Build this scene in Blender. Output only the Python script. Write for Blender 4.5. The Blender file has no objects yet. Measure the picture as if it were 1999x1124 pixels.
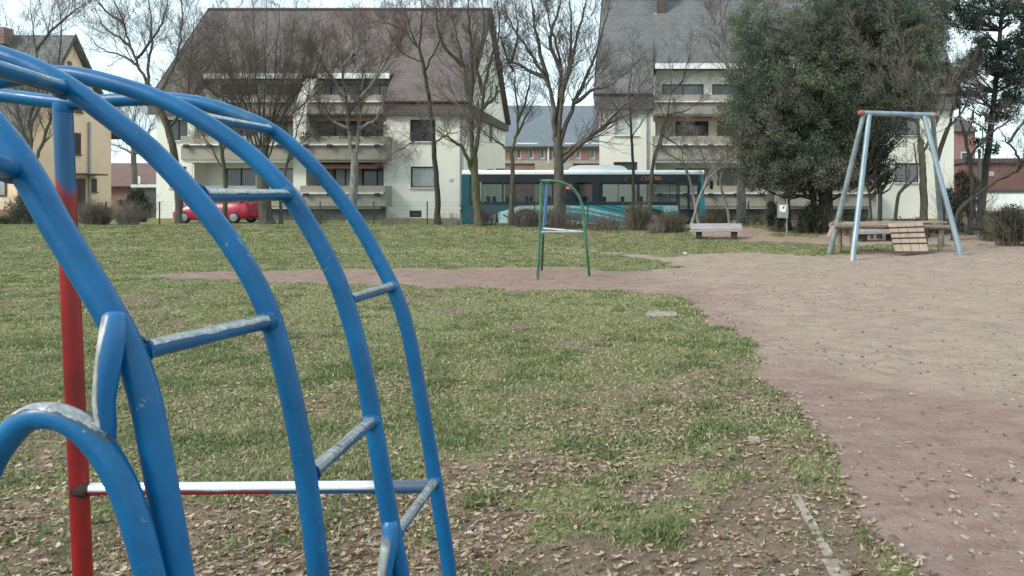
import bpy, math, random
import numpy as np
from mathutils import Vector

rng = random.Random(7)
nr = np.random.default_rng(11)
C = bpy.context.scene.collection
CU, CV, F, H = 1300.0, 388.0, 1500.0, 1.6      # principal point, focal length in photo pixels, eye height


def P(u, v, D):
    return Vector(((u - CU) / F * D, D, H - (v - CV) / F * D))


def sstep(a, b, x):
    t = np.clip((np.asarray(x, float) - a) / (b - a), 0, 1)
    return t * t * (3 - 2 * t)


# ------------------------------------------------------------------ noise
_tab = np.random.default_rng(5).random((256, 256))


def vnoise(x, y):
    xi = np.floor(x).astype(int); yi = np.floor(y).astype(int)
    fx = x - xi; fy = y - yi
    fx = fx * fx * (3 - 2 * fx); fy = fy * fy * (3 - 2 * fy)
    g = lambda a, b: _tab[a & 255, b & 255]
    return (g(xi, yi) * (1 - fx) + g(xi + 1, yi) * fx) * (1 - fy) + (g(xi, yi + 1) * (1 - fx) + g(xi + 1, yi + 1) * fx) * fy


def fbm(x, y, s=1.0, o=4):
    x = np.asarray(x, float) * s; y = np.asarray(y, float) * s
    r = 0; a = .5; t = 0
    for k in range(o):
        r = r + a * vnoise(x + 17.3 * k, y + 9.1 * k); t += a
        x = x * 2.03; y = y * 2.03; a *= .5
    return r / t


# ------------------------------------------------------------------ terrain
def terrain(x, y):
    x = np.asarray(x, float); y = np.asarray(y, float)
    lay = sstep(-14.5, -16.5, x)                  # level verge where the car stands
    edge = 35.7 + 3.6 * lay
    up = .42 * sstep(29, 34.3, y) * (1 - sstep(0, .9, y - edge)) + .45 * sstep(43.2, 44.8, y)
    up = up - .05 * sstep(.2, .9, y - edge) * (1 - sstep(43.0, 43.3, y))
    und = .05 * (fbm(x, y, .16, 3) - .5) * (1 - sstep(33, 35, y))
    return up + und


def tz(x, y):
    return float(terrain(np.array([x]), np.array([y]))[0])


def ground_pt(u, v):
    D = H * F / (v - CV)
    return Vector(((u - CU) / F * D, D, 0))


# ------------------------------------------------------------------ mesh builder
ORG = {}


class MB:
    def __init__(s):
        s.v = []; s.f = []; s.m = []; s.sm = []

    def add(s, vs, fs, m=0, smooth=False):
        o = len(s.v); s.v.extend(vs)
        for f in fs:
            s.f.append([i + o for i in f]); s.m.append(m); s.sm.append(smooth)
        return s

    def quad(s, a, b, c, d, m=0):
        return s.add([tuple(a), tuple(b), tuple(c), tuple(d)], [(0, 1, 2, 3)], m)

    def poly(s, pts, m=0):
        return s.add([tuple(p) for p in pts], [tuple(range(len(pts)))], m)

    def box(s, x0, x1, y0, y1, z0, z1, m=0):
        vs = [(x, y, z) for x in (x0, x1) for y in (y0, y1) for z in (z0, z1)]
        return s.add(vs, [(0, 1, 3, 2), (4, 6, 7, 5), (0, 4, 5, 1), (2, 3, 7, 6), (0, 2, 6, 4), (1, 5, 7, 3)], m)

    def bbox(s, x0, x1, y0, y1, z0, z1, b=.01, m=0):
        """box with chamfered edges along its longest section"""
        pr = []
        for (sx, sz) in ((0, 0), (1, 0), (1, 1), (0, 1)):
            X = x1 if sx else x0; Z = z1 if sz else z0
            dx = -b if sx else b; dz = -b if sz else b
            pr += ([(X + dx, Z), (X, Z + dz)] if (sx + sz) != 1 else [(X, Z + dz), (X + dx, Z)]) if (sx, sz) in ((0, 0),) else []
            if (sx, sz) == (1, 0): pr += [(X + dx, Z), (X, Z + dz)]
            if (sx, sz) == (1, 1): pr += [(X, Z + dz), (X + dx, Z)]
            if (sx, sz) == (0, 1): pr += [(X + dx, Z), (X, Z + dz)]
        pr = [(x0, z0 + b), (x0 + b, z0), (x1 - b, z0), (x1, z0 + b), (x1, z1 - b), (x1 - b, z1), (x0 + b, z1), (x0, z1 - b)]
        n = 8; vs = [(x, y, z) for y in (y0, y1) for (x, z) in pr]
        fs = [(i, (i + 1) % n, n + (i + 1) % n, n + i) for i in range(n)] + [tuple(reversed(range(n))), tuple(range(n, 2 * n))]
        return s.add(vs, fs, m)

    def obox(s, c, ax, ay, az, m=0):
        c = Vector(c); vs = [tuple(c + ax * i + ay * j + az * k) for i in (-1, 1) for j in (-1, 1) for k in (-1, 1)]
        return s.add(vs, [(0, 1, 3, 2), (4, 6, 7, 5), (0, 4, 5, 1), (2, 3, 7, 6), (0, 2, 6, 4), (1, 5, 7, 3)], m)

    def prism_x(s, prof, x0, x1, m=0):
        n = len(prof); vs = [(x, y, z) for x in (x0, x1) for (y, z) in prof]
        fs = [(i, (i + 1) % n, n + (i + 1) % n, n + i) for i in range(n)] + [tuple(reversed(range(n))), tuple(range(n, 2 * n))]
        return s.add(vs, fs, m)

    def prism_y(s, prof, y0, y1, m=0, smooth=False):
        n = len(prof); vs = [(x, y, z) for y in (y0, y1) for (x, z) in prof]
        s.add(vs, [(i, (i + 1) % n, n + (i + 1) % n, n + i) for i in range(n)], m, smooth)
        return s.add(vs, [tuple(reversed(range(n))), tuple(range(n, 2 * n))], m)

    def tube(s, pts, r, n=8, m=0, smooth=True, caps=True):
        pts = [Vector(p) for p in pts]; N = len(pts)
        if not isinstance(r, (list, tuple)): r = [r] * N
        t0 = (pts[1] - pts[0]).normalized()
        a = Vector((0, 0, 1)) if abs(t0.z) < .9 else Vector((0, 1, 0))
        e1 = t0.cross(a).normalized(); vs = []
        for i in range(N):
            t = (pts[min(i + 1, N - 1)] - pts[max(i - 1, 0)]).normalized()
            e1 = (e1 - t * e1.dot(t)).normalized(); e2 = t.cross(e1)
            for k in range(n):
                an = 2 * math.pi * k / n
                vs.append(tuple(pts[i] + (e1 * math.cos(an) + e2 * math.sin(an)) * r[i]))
        fs = [(i * n + k, i * n + (k + 1) % n, (i + 1) * n + (k + 1) % n, (i + 1) * n + k) for i in range(N - 1) for k in range(n)]
        s.add(vs, fs, m, smooth)
        if caps:
            s.add(vs[:n], [tuple(reversed(range(n)))], m); s.add(vs[-n:], [tuple(range(n))], m)
        return s

    def twig(s, pts, r0, r1):
        """thin three-sided tube, one frame for its whole length"""
        N = len(pts); d = pts[-1] - pts[0]
        a = Vector((0, 0, 1)) if abs(d.z) < .8 * d.length else Vector((0, 1, 0))
        e1 = d.cross(a).normalized(); e2 = d.cross(e1).normalized()
        o = len(s.v); c, q = -.5, .866
        for i, p in enumerate(pts):
            r = r0 + (r1 - r0) * i / (N - 1)
            s.v.append((p.x + e1.x * r, p.y + e1.y * r, p.z + e1.z * r))
            s.v.append((p.x + (e1.x * c + e2.x * q) * r, p.y + (e1.y * c + e2.y * q) * r, p.z + (e1.z * c + e2.z * q) * r))
            s.v.append((p.x + (e1.x * c - e2.x * q) * r, p.y + (e1.y * c - e2.y * q) * r, p.z + (e1.z * c - e2.z * q) * r))
        for i in range(N - 1):
            b = o + i * 3
            for k in range(3):
                k2 = (k + 1) % 3
                s.f.append((b + k, b + k2, b + 3 + k2, b + 3 + k)); s.m.append(0); s.sm.append(True)

    def lathe(s, c, prof, n=16, axis='z', m=0):
        """prof: list of (radius, along)"""
        c = Vector(c); vs = []
        for (r, h) in prof:
            for k in range(n):
                a = 2 * math.pi * k / n; p, q = r * math.cos(a), r * math.sin(a)
                vs.append(tuple(c + (Vector((p, q, h)) if axis == 'z' else Vector((p, h, q)))))
        M = len(prof)
        s.add(vs, [(i * n + k, i * n + (k + 1) % n, (i + 1) * n + (k + 1) % n, (i + 1) * n + k) for i in range(M - 1) for k in range(n)], m, True)
        return s.add(vs[:n], [tuple(reversed(range(n)))], m).add(vs[-n:], [tuple(range(n))], m)

    def build(s, name, mat, parent=None, bevel=0):
        o0 = ORG.get(parent.name, Vector()) if parent else Vector()
        me = bpy.data.meshes.new(name)
        me.from_pydata([(v[0] - o0.x, v[1] - o0.y, v[2] - o0.z) for v in s.v], [], s.f)
        for mm in (mat if isinstance(mat, (list, tuple)) else [mat]): me.materials.append(mm)
        me.polygons.foreach_set('material_index', s.m); me.polygons.foreach_set('use_smooth', s.sm)
        me.update()
        o = bpy.data.objects.new(name, me); C.objects.link(o)
        if parent: o.parent = parent
        ORG[o.name] = o0
        if bevel:
            b = o.modifiers.new('bevel', 'BEVEL'); b.width = bevel; b.segments = 2; b.limit_method = 'ANGLE'
        return o


def npmesh(name, V, Fc, mat, parent=None, col=None, smooth=False):
    o0 = ORG.get(parent.name, Vector()) if parent else Vector()
    V = np.asarray(V, np.float32) - np.array(o0, np.float32)
    Fc = np.asarray(Fc, np.int32); k = Fc.shape[1]
    me = bpy.data.meshes.new(name)
    me.vertices.add(len(V)); me.vertices.foreach_set('co', V.ravel())
    me.loops.add(Fc.size); me.loops.foreach_set('vertex_index', Fc.ravel())
    me.polygons.add(len(Fc)); me.polygons.foreach_set('loop_start', np.arange(0, Fc.size, k, dtype=np.int32))
    if smooth: me.polygons.foreach_set('use_smooth', np.ones(len(Fc), bool))
    me.update(calc_edges=True)
    if col is not None:
        a = me.color_attributes.new('Col', 'FLOAT_COLOR', 'POINT')
        c = np.ones((len(V), 4), np.float32); c[:, :3] = col; a.data.foreach_set('color', c.ravel())
    me.materials.append(mat)
    o = bpy.data.objects.new(name, me); C.objects.link(o)
    if parent: o.parent = parent
    ORG[o.name] = o0
    return o


def tag(o, label, cat, group=None, kind=None):
    o['label'] = label; o['category'] = cat
    if group: o['group'] = group
    if kind: o['kind'] = kind
    return o


def thing(name, loc, label, cat, group=None):
    o = bpy.data.objects.new(name, None); C.objects.link(o); o.location = loc
    o.empty_display_size = .2
    ORG[o.name] = Vector(loc)
    return tag(o, label, cat, group)


def struct(o):
    o['kind'] = 'structure'; return o


def spline(pts, k=6):
    """Catmull-Rom through the points"""
    pts = [Vector(p) for p in pts]
    q = [pts[0] * 2 - pts[1]] + pts + [pts[-1] * 2 - pts[-2]]
    out = []
    for i in range(1, len(q) - 2):
        a, b, c, d = q[i - 1], q[i], q[i + 1], q[i + 2]
        for j in range(k):
            t = j / k
            out.append(.5 * ((2 * b) + (c - a) * t + (2 * a - 5 * b + 4 * c - d) * t * t + (3 * b - a - 3 * c + d) * t ** 3))
    out.append(pts[-1]); return out


# ------------------------------------------------------------------ materials
class NT:
    def __init__(s, name):
        s.m = bpy.data.materials.new(name); s.m.use_nodes = True
        s.t = s.m.node_tree; s.t.nodes.clear()
        s.out = s.t.nodes.new('ShaderNodeOutputMaterial'); s.b = s.t.nodes.new('ShaderNodeBsdfPrincipled')
        s.t.links.new(s.b.outputs[0], s.out.inputs[0])
        s.tc = s.t.nodes.new('ShaderNodeTexCoord').outputs['Object']

    def n(s, ty, **kw):
        x = s.t.nodes.new(ty)
        for k, v in kw.items(): setattr(x, k, v)
        return x

    def l(s, a, b): s.t.links.new(a, b)

    def set(s, sock, v):
        if hasattr(v, 'is_linked') or isinstance(v, bpy.types.NodeSocket): s.l(v, sock)
        else:
            if isinstance(v, tuple) and len(v) == 3 and sock.type == 'RGBA': v = v + (1,)
            sock.default_value = v

    def noise(s, scale, detail=4, rough=.55, co=None, dist=0, sc3=None):
        x = s.n('ShaderNodeTexNoise'); x.inputs['Scale'].default_value = scale; x.inputs['Detail'].default_value = detail
        x.inputs['Roughness'].default_value = rough; x.inputs['Distortion'].default_value = dist
        c = co or s.tc
        if sc3:
            mp = s.n('ShaderNodeMapping'); mp.inputs['Scale'].default_value = sc3; s.l(c, mp.inputs[0]); c = mp.outputs[0]
        s.l(c, x.inputs['Vector']); return x.outputs['Fac']

    def math(s, op, a, b=0.0, clamp=False):
        x = s.n('ShaderNodeMath', operation=op, use_clamp=clamp); s.set(x.inputs[0], a); s.set(x.inputs[1], b); return x.outputs[0]

    def ramp(s, v, a, b):
        x = s.n('ShaderNodeMapRange', interpolation_type='SMOOTHSTEP'); s.set(x.inputs[0], v)
        x.inputs[1].default_value = a; x.inputs[2].default_value = b; return x.outputs[0]

    def mix(s, f, a, b):
        x = s.n('ShaderNodeMix', data_type='RGBA'); s.set(x.inputs[0], f); s.set(x.inputs[6], a); s.set(x.inputs[7], b); return x.outputs[2]

    def bump(s, h, strength=.3, dist=.01):
        x = s.n('ShaderNodeBump'); x.inputs['Strength'].default_value = strength; x.inputs['Distance'].default_value = dist
        s.l(h, x.inputs['Height']); s.l(x.outputs[0], s.b.inputs['Normal'])

    def fin(s, col=None, rough=None, metal=None, spec=None):
        for k, v in (('Base Color', col), ('Roughness', rough), ('Metallic', metal), ('Specular IOR Level', spec)):
            if v is not None: s.set(s.b.inputs[k], v)
        return s.m

    def attr(s, name='Col'):
        x = s.n('ShaderNodeAttribute'); x.attribute_name = name; return x

    def xyz(s, v):
        x = s.n('ShaderNodeSeparateXYZ'); s.l(v, x.inputs[0]); return x.outputs

    def normal(s): return s.n('ShaderNodeNewGeometry').outputs['Normal']

    def pos(s): return s.n('ShaderNodeNewGeometry').outputs['Position']


def pm(name, base, var=.25, scale=6, rough=.7, bump=0, bscale=30, metal=0, spec=.4, sc3=None, bd=.01):
    t = NT(name)
    a = tuple(c * (1 - var) for c in base); b = tuple(min(1, c * (1 + var)) for c in base)
    f = t.ramp(t.noise(scale, 5, .6, sc3=sc3), .3, .7)
    if bump: t.bump(t.noise(bscale, 4, .6, sc3=sc3), bump, bd)
    return t.fin(t.mix(f, a, b), rough, metal, spec)


def leafmat(name, transl=.25, rough=.6):
    t = NT(name); a = t.attr().outputs['Color']
    t.fin(a, rough, spec=.25)
    tr = t.n('ShaderNodeBsdfTranslucent'); t.l(a, tr.inputs[0])
    mx = t.n('ShaderNodeMixShader'); mx.inputs[0].default_value = transl
    t.l(t.b.outputs[0], mx.inputs[1]); t.l(tr.outputs[0], mx.inputs[2]); t.l(mx.outputs[0], t.out.inputs[0])
    return t.m


def plaster(name, base, *a):
    t = NT(name)
    f = t.ramp(t.noise(.7, 5, .6), .3, .7); c = t.mix(f, tuple(k * .93 for k in base), base)
    st = t.ramp(t.noise(2.6, 5, .65, sc3=(1, 1, .07)), .55, .72)          # rain streaks
    c = t.mix(t.math('MULTIPLY', st, .22), c, tuple(k * .55 for k in base))
    t.bump(t.noise(60, 3), .1, .01)
    return t.fin(c, .9, spec=.2)


BLUE = (.0022, .090, .232); BARE = (.52, .54, .55); RED = (.29, .005, .006)


def blue_paint(name, wear):
    """old blue gloss paint; wear = how far the upper faces are rubbed to metal"""
    t = NT(name); px, py, pz = t.xyz(t.pos())
    f = t.noise(6, 5, .65)
    c = t.mix(t.ramp(f, .3, .7), tuple(k * .78 for k in BLUE), tuple(k * 1.18 for k in BLUE))
    faded = t.ramp(t.noise(2.3, 3), .50, .72)                    # sun faded stretches
    c = t.mix(t.math('MULTIPLY', faded, .35), c, (.012, .125, .24))
    ol = t.math('MULTIPLY', t.ramp(t.noise(4.2, 6, .7), .57, .68), t.ramp(t.noise(1.1, 2), .45, .6))   # rubbed greenish patches
    c = t.mix(t.math('MULTIPLY', ol, .6), c, (.13, .19, .17))
    grime = t.ramp(t.noise(38, 5, .75, sc3=(1, 1, .4)), .55, .75)
    c = t.mix(t.math('MULTIPLY', grime, .35), c, (.012, .035, .06))
    chip = t.math('MULTIPLY', t.ramp(t.noise(85, 3, .6), .66, .69), t.ramp(t.noise(5, 3), .48, .62))
    c = t.mix(t.math('MULTIPLY', chip, .8), c, (.16, .22, .25))
    rustsp = t.math('MULTIPLY', t.ramp(t.noise(120, 3, .6), .69, .72), t.ramp(t.noise(7, 3), .55, .65))
    c = t.mix(t.math('MULTIPLY', rustsp, .9), c, (.07, .025, .012))
    met_f = 0.0
    if wear:
        nz = t.xyz(t.normal())[2]
        n1 = t.noise(4.5, 6, .68)
        w0 = t.math('ADD', nz, t.math('MULTIPLY', t.math('SUBTRACT', n1, .5), 1.9))
        w = t.ramp(w0, 1 - wear, 1.06 - wear)
        under = t.ramp(w0, .86 - wear, .90 - wear)               # dark primer rim round the bare metal
        c = t.mix(t.math('MULTIPLY', under, .75), c, (.05, .06, .07))
        scr = t.noise(42, 5, .7, sc3=(1, 1, 1), dist=1.5)
        met = t.mix(t.ramp(scr, .32, .68), (.20, .205, .21), (.44, .45, .46))
        met = t.mix(t.ramp(t.noise(26, 4, .7), .56, .68), met, (.12, .085, .065))
        c = t.mix(w, c, met)
        t.l(t.math('MULTIPLY', w, .45), t.b.inputs['Metallic'])
    h = t.math('ADD', t.math('MULTIPLY', t.noise(55, 4), .5), t.math('MULTIPLY', chip, -1.0))
    t.bump(h, .16, .004)
    rgh = t.mix(t.ramp(t.noise(20, 4, .7), .3, .7), (.22, .22, .22), (.44, .44, .44))
    return t.fin(c, rgh, spec=.30)


M = {}
M['blue'] = blue_paint('blue_paint', 0)
M['blue_worn'] = blue_paint('blue_paint_worn', .72)
M['blue_half'] = blue_paint('blue_paint_half_worn', .25)


def brace_mat():
    t = NT('brace_paint'); nrm = t.xyz(t.normal()); z = t.xyz(t.pos())[2]
    f = t.noise(7, 4); c = t.mix(t.ramp(f, .3, .7), (.004, .10, .27), (.006, .12, .31))
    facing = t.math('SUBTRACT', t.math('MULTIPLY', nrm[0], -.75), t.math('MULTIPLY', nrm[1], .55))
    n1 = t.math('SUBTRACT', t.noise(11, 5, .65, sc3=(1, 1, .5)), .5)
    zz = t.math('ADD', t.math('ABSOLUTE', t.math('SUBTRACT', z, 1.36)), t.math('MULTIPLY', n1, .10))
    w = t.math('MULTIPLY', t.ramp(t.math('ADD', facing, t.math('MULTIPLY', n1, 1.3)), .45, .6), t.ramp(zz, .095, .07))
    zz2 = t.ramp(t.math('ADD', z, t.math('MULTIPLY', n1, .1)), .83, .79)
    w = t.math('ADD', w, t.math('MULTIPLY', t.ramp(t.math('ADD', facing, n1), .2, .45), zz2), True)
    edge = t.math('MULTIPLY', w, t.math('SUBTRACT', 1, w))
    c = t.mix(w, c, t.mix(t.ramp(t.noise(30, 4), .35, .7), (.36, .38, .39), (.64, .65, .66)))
    c = t.mix(t.math('MULTIPLY', edge, 2.5), c, (.18, .13, .09))
    t.l(t.math('MULTIPLY', w, .5), t.b.inputs['Metallic'])
    return t.fin(c, .36, spec=.5)


M['brace'] = brace_mat()


def post_mat():
    t = NT('post_paint'); x, y, z = t.xyz(t.pos())
    nx = t.xyz(t.normal())[0]
    n1 = t.noise(6, 4)
    e = t.math('ADD', z, t.math('MULTIPLY', t.math('ADD', n1, t.math('MULTIPLY', nx, .12)), .16))
    isred = t.ramp(e, 1.735, 1.70)
    side = t.math('ADD', nx, t.math('MULTIPLY', t.noise(5, 4), .7))
    isred = t.math('MULTIPLY', isred, t.ramp(side, -.50, -.40))
    blue = t.mix(t.ramp(t.noise(8), .3, .7), (.004, .065, .17), (.006, .08, .20))
    red = t.mix(t.ramp(t.noise(9, 5), .3, .75), (.15, .004, .005), RED)
    dirt = t.ramp(t.noise(26, 5, .7, sc3=(1, 1, .5)), .60, .72)
    red = t.mix(t.math('MULTIPLY', dirt, .75), red, (.05, .02, .018))
    t.bump(t.noise(70, 3), .08, .004)
    return t.fin(t.mix(isred, blue, red), .38, spec=.5)


M['post'] = post_mat()


def bar_mat():
    t = NT('crossbar_paint'); x, y, z = t.xyz(t.pos()); nz = t.xyz(t.normal())[2]
    n1 = t.noise(7, 5)
    isred = t.ramp(t.math('ADD', x, t.math('MULTIPLY', n1, .25)), -1.03, -1.06)
    c = t.mix(isred, (.005, .085, .24), RED)
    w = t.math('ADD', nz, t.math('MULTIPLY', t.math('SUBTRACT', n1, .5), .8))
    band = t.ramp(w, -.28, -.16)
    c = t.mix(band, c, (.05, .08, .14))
    right = t.ramp(t.math('ADD', x, t.math('MULTIPLY', n1, .1)), -.76, -.86)
    w2 = t.math('MULTIPLY', t.ramp(w, -.02, .12), right)
    c = t.mix(w2, c, (.62, .63, .64))
    t.l(t.math('MULTIPLY', w2, .45), t.b.inputs['Metallic'])
    return t.fin(c, .36, spec=.5)


M['bar'] = bar_mat()
M['rust'] = pm('rust', (.035, .02, .015), .4, 30, .85, .4, 60)
M['galv'] = pm('galvanised_blue_grey', (.22, .275, .31), .18, 3, .45, .08, 25, metal=.35, sc3=(1, 1, .3))
M['galv_dark'] = pm('dark_grey_pipe', (.20, .23, .24), .25, 3, .55, .1, 25, metal=.2)  # darker, greyer pipe tone used on the two rear legs
M['redcap'] = pm('red_plastic', (.33, .08, .088), .15, 8, .5)
M['green'] = pm('green_paint', (.045, .135, .075), .4, 6, .45, .1, 60)
M['lblue'] = pm('light_blue_paint', (.09, .24, .48), .25, 6, .45)
_t = NT('blue_post_paint'); _z = _t.xyz(_t.pos())[2]; _n = _t.noise(6, 4)
M['lblue'] = _t.fin(_t.mix(_t.ramp(_t.math('ADD', _z, _t.math('MULTIPLY', _n, .25)), .92, 1.05), (.05, .06, .06), _t.mix(_n, (.06, .19, .40), (.12, .28, .52))), .5)
M['steel'] = pm('worn_steel', (.36, .38, .40), .2, 14, .4, metal=.6)
M['wood'] = pm('weathered_wood', (.30, .23, .175), .3, 5, .8, .3, 26, sc3=(.35, 3, 3))
M['woodr'] = pm('pinkish_plank_wood', (.40, .285, .22), .2, 5, .8, .3, 26, sc3=(3, 1, .5))
M['woodg'] = pm('grey_bench_wood', (.30, .27, .27), .22, 5, .8, .3, 26, sc3=(.3, 3, 3))
M['log'] = pm('round_log', (.22, .165, .13), .35, 6, .85, .4, 24, sc3=(.3, 3, 3))
M['cleat'] = pm('dark_cleat', (.045, .028, .022), .3, 10, .85)
M['black'] = pm('black_metal', (.02, .022, .023), .2, 10, .5)
M['rubber'] = pm('rubber', (.018, .018, .018), .2, 20, .85)
M['fgreen'] = pm('fence_green', (.02, .05, .032), .2, 10, .5)
M['wire'] = pm('wire_green', (.045, .075, .06), .2, 10, .5)
M['grey'] = pm('grey_sheet', (.26, .27, .28), .15, 9, .5, metal=.3)
M['whitep'] = pm('white_plate', (.72, .72, .70), .1, 9, .5)
M['stone'] = pm('pale_stone', (.26, .215, .18), .25, 14, .9, .5, 45)
M['concrete'] = pm('concrete_feet', (.05, .047, .045), .3, 9, .9, .4, 40)
M['plaster'] = plaster('cream_plaster', (.75, .735, .645), .06, 1.2, .9, .1, 60)
M['plaster_y'] = plaster('yellow_plaster', (.78, .58, .42), .07, 1.0, .9, .1, 60)
M['parapet'] = pm('balcony_panel', (.315, .29, .24), .12, 1.5, .8, .05, 40)
M['white'] = pm('white_trim', (.74, .75, .73), .07, 3, .6)
M['plinth'] = pm('dark_plinth', (.10, .10, .095), .25, 4, .9, .3, 30)
M['frame'] = pm('dark_window_frame', (.025, .022, .02), .2, 10, .5)
M['framew'] = pm('white_window_frame', (.6, .6, .58), .1, 10, .5)
M['framebr'] = pm('brown_window_frame', (.07, .035, .02), .2, 10, .5)
M['awning'] = pm('russet_awning', (.14, .062, .042), .4, 9, .8, sc3=(4, 1, 1))
M['zinc'] = pm('zinc', (.33, .35, .36), .15, 5, .5, metal=.4)
M['asphalt'] = pm('asphalt', (.05, .05, .052), .2, 3, .9, .3, 60)
M['paving'] = pm('paving', (.22, .215, .20), .2, 3, .9, .2, 30)
M['kerb'] = pm('kerb_stone', (.28, .27, .26), .15, 6, .9)
M['dark_int'] = pm('dark_interior', (.03, .03, .032), .3, 2, .9)
M['cap'] = pm('brown_shingle', (.075, .058, .056), .3, 8, .85, .3, 30)


def tiles(name, c1, c2, mort, w=.24, h=.235, rough=.75, noise_amt=.35):
    t = NT(name); x, y, z = t.xyz(t.pos())
    cb = t.n('ShaderNodeCombineXYZ'); t.l(x, cb.inputs[0]); t.l(t.math('MULTIPLY', z, 1.28), cb.inputs[1])
    b = t.n('ShaderNodeTexBrick'); t.l(cb.outputs[0], b.inputs['Vector'])
    b.inputs['Scale'].default_value = 1; b.inputs['Brick Width'].default_value = w; b.inputs['Row Height'].default_value = h
    b.inputs['Mortar Size'].default_value = .018; b.inputs['Mortar Smooth'].default_value = .6
    b.inputs['Color1'].default_value = c1 + (1,); b.inputs['Color2'].default_value = c2 + (1,); b.inputs['Mortar'].default_value = mort + (1,)
    n1 = t.ramp(t.noise(.9, 6, .65), .3, .72)
    c = t.mix(t.math('MULTIPLY', n1, noise_amt), b.outputs['Color'], tuple(k * 1.9 for k in c1))
    n2 = t.ramp(t.noise(9, 3, .6), .58, .72)
    c = t.mix(t.math('MULTIPLY', n2, .35), c, (.16, .15, .15))
    # overlapping courses: height saw-tooth
    fr = t.math('FRACT', t.math('MULTIPLY', z, 1.28 / h))
    t.bump(t.math('ADD', t.math('SUBTRACT', 1, fr), t.math('MULTIPLY', t.noise(14, 3), .5)), .7, .03)
    return t.fin(c, rough, spec=.35)


M['tile_br'] = tiles('brown_roof_tiles', (.095, .078, .075), (.130, .104, .098), (.030, .025, .024))
M['tile_gr'] = tiles('grey_roof_tiles', (.095, .095, .096), (.130, .124, .12), (.032, .032, .034))
M['tile_dk'] = tiles('dark_pantiles', (.055, .066, .068), (.075, .088, .09), (.014, .016, .018), .28, .36, .5)
M['tile_red'] = tiles('dull_red_tiles', (.11, .062, .052), (.14, .08, .066), (.05, .03, .026))
M['slate'] = tiles('blue_slate', (.098, .115, .135), (.118, .136, .158), (.07, .082, .10), .4, .4, .5, .2)


def brickmat(name, c1, c2, mort, sx=.25, sz=.085, axis=0):
    t = NT(name); q = t.xyz(t.pos()); cb = t.n('ShaderNodeCombineXYZ')
    t.l(t.math('ADD', q[0], q[1]), cb.inputs[0]); t.l(q[2], cb.inputs[1])
    b = t.n('ShaderNodeTexBrick'); t.l(cb.outputs[0], b.inputs['Vector']); b.inputs['Scale'].default_value = 1
    b.inputs['Brick Width'].default_value = sx; b.inputs['Row Height'].default_value = sz; b.inputs['Mortar Size'].default_value = .01
    b.inputs['Color1'].default_value = c1 + (1,); b.inputs['Color2'].default_value = c2 + (1,); b.inputs['Mortar'].default_value = mort + (1,)
    c = t.mix(t.math('MULTIPLY', t.ramp(t.noise(.8, 5), .3, .7), .35), b.outputs['Color'], tuple(k * .6 for k in c1))
    return t.fin(c, .9)


M['brick'] = brickmat('red_brick', (.24, .115, .10), (.29, .15, .13), (.28, .23, .21))
M['brick_d'] = brickmat('dark_red_brick', (.15, .062, .058), (.18, .08, .07), (.16, .12, .11))
M['brick_o'] = brickmat('orange_brick', (.34, .17, .10), (.28, .13, .08), (.3, .26, .22))


def panemat(name, c, stripes=0, rough=.12):
    t = NT(name)
    col = t.mix(t.ramp(t.noise(1.5, 3), .3, .7), tuple(k * .7 for k in c), c)
    if stripes:
        w = t.n('ShaderNodeTexWave', wave_type='BANDS', bands_direction='X'); w.inputs['Scale'].default_value = stripes
        w.inputs['Distortion'].default_value = 1.5; t.l(t.tc, w.inputs['Vector'])
        col = t.mix(t.math('MULTIPLY', w.outputs['Fac'], .45), col, tuple(k * .45 for k in c))
    return t.fin(col, rough, spec=.6)


M['pane'] = panemat('dark_pane', (.045, .05, .055))
M['curtain'] = panemat('curtained_pane', (.36, .38, .38), 2.2, .25)
M['blind'] = panemat('grey_blind_pane', (.16, .175, .185), 0, .2)
M['blindw'] = panemat('pale_blind_pane', (.55, .58, .57), 0, .3)


def glassmat(name, tint, k):
    t = NT(name); t.fin(tint, .06, spec=.6)
    tr = t.n('ShaderNodeBsdfTransparent'); tr.inputs[0].default_value = (.86, .90, .90, 1)
    mx = t.n('ShaderNodeMixShader'); mx.inputs[0].default_value = k
    t.l(t.b.outputs[0], mx.inputs[1]); t.l(tr.outputs[0], mx.inputs[2]); t.l(mx.outputs[0], t.out.inputs[0])
    return t.m


M['busglass'] = glassmat('tinted_glass', (.02, .03, .04), .80)
M['bus_teal'] = pm('bus_teal', (.007, .085, .105), .08, 2, .35)
M['bus_dark'] = pm('bus_black', (.012, .016, .022), .2, 5, .3)
M['bus_turq'] = pm('bus_turquoise', (.04, .33, .40), .1, 2, .35)
M['bus_pale'] = pm('bus_pale', (.40, .58, .58), .06, 2, .4)
M['bus_deep'] = pm('bus_deep_teal', (.012, .16, .19), .1, 2, .35)
M['bus_white'] = pm('bus_white', (.80, .82, .82), .05, 2, .4)
M['seatfab'] = pm('seat_cloth', (.03, .05, .07), .3, 10, .9)
M['red'] = pm('car_red', (.42, .012, .045), .06, 3, .28, spec=.6)
M['redm'] = pm('marker_red', (.50, .03, .03), .1, 3, .5)
M['lampglass'] = pm('lamp_glass', (.62, .64, .64), .1, 10, .2)
M['rim'] = pm('wheel_rim', (.34, .35, .36), .15, 10, .35, metal=.6)
M['amber'] = NT('amber_led').fin((.30, .12, .04), .5)
_b = M['amber'].node_tree.nodes['Principled BSDF']; _b.inputs['Emission Color'].default_value = (1, .30, .06, 1); _b.inputs['Emission Strength'].default_value = .07


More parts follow.
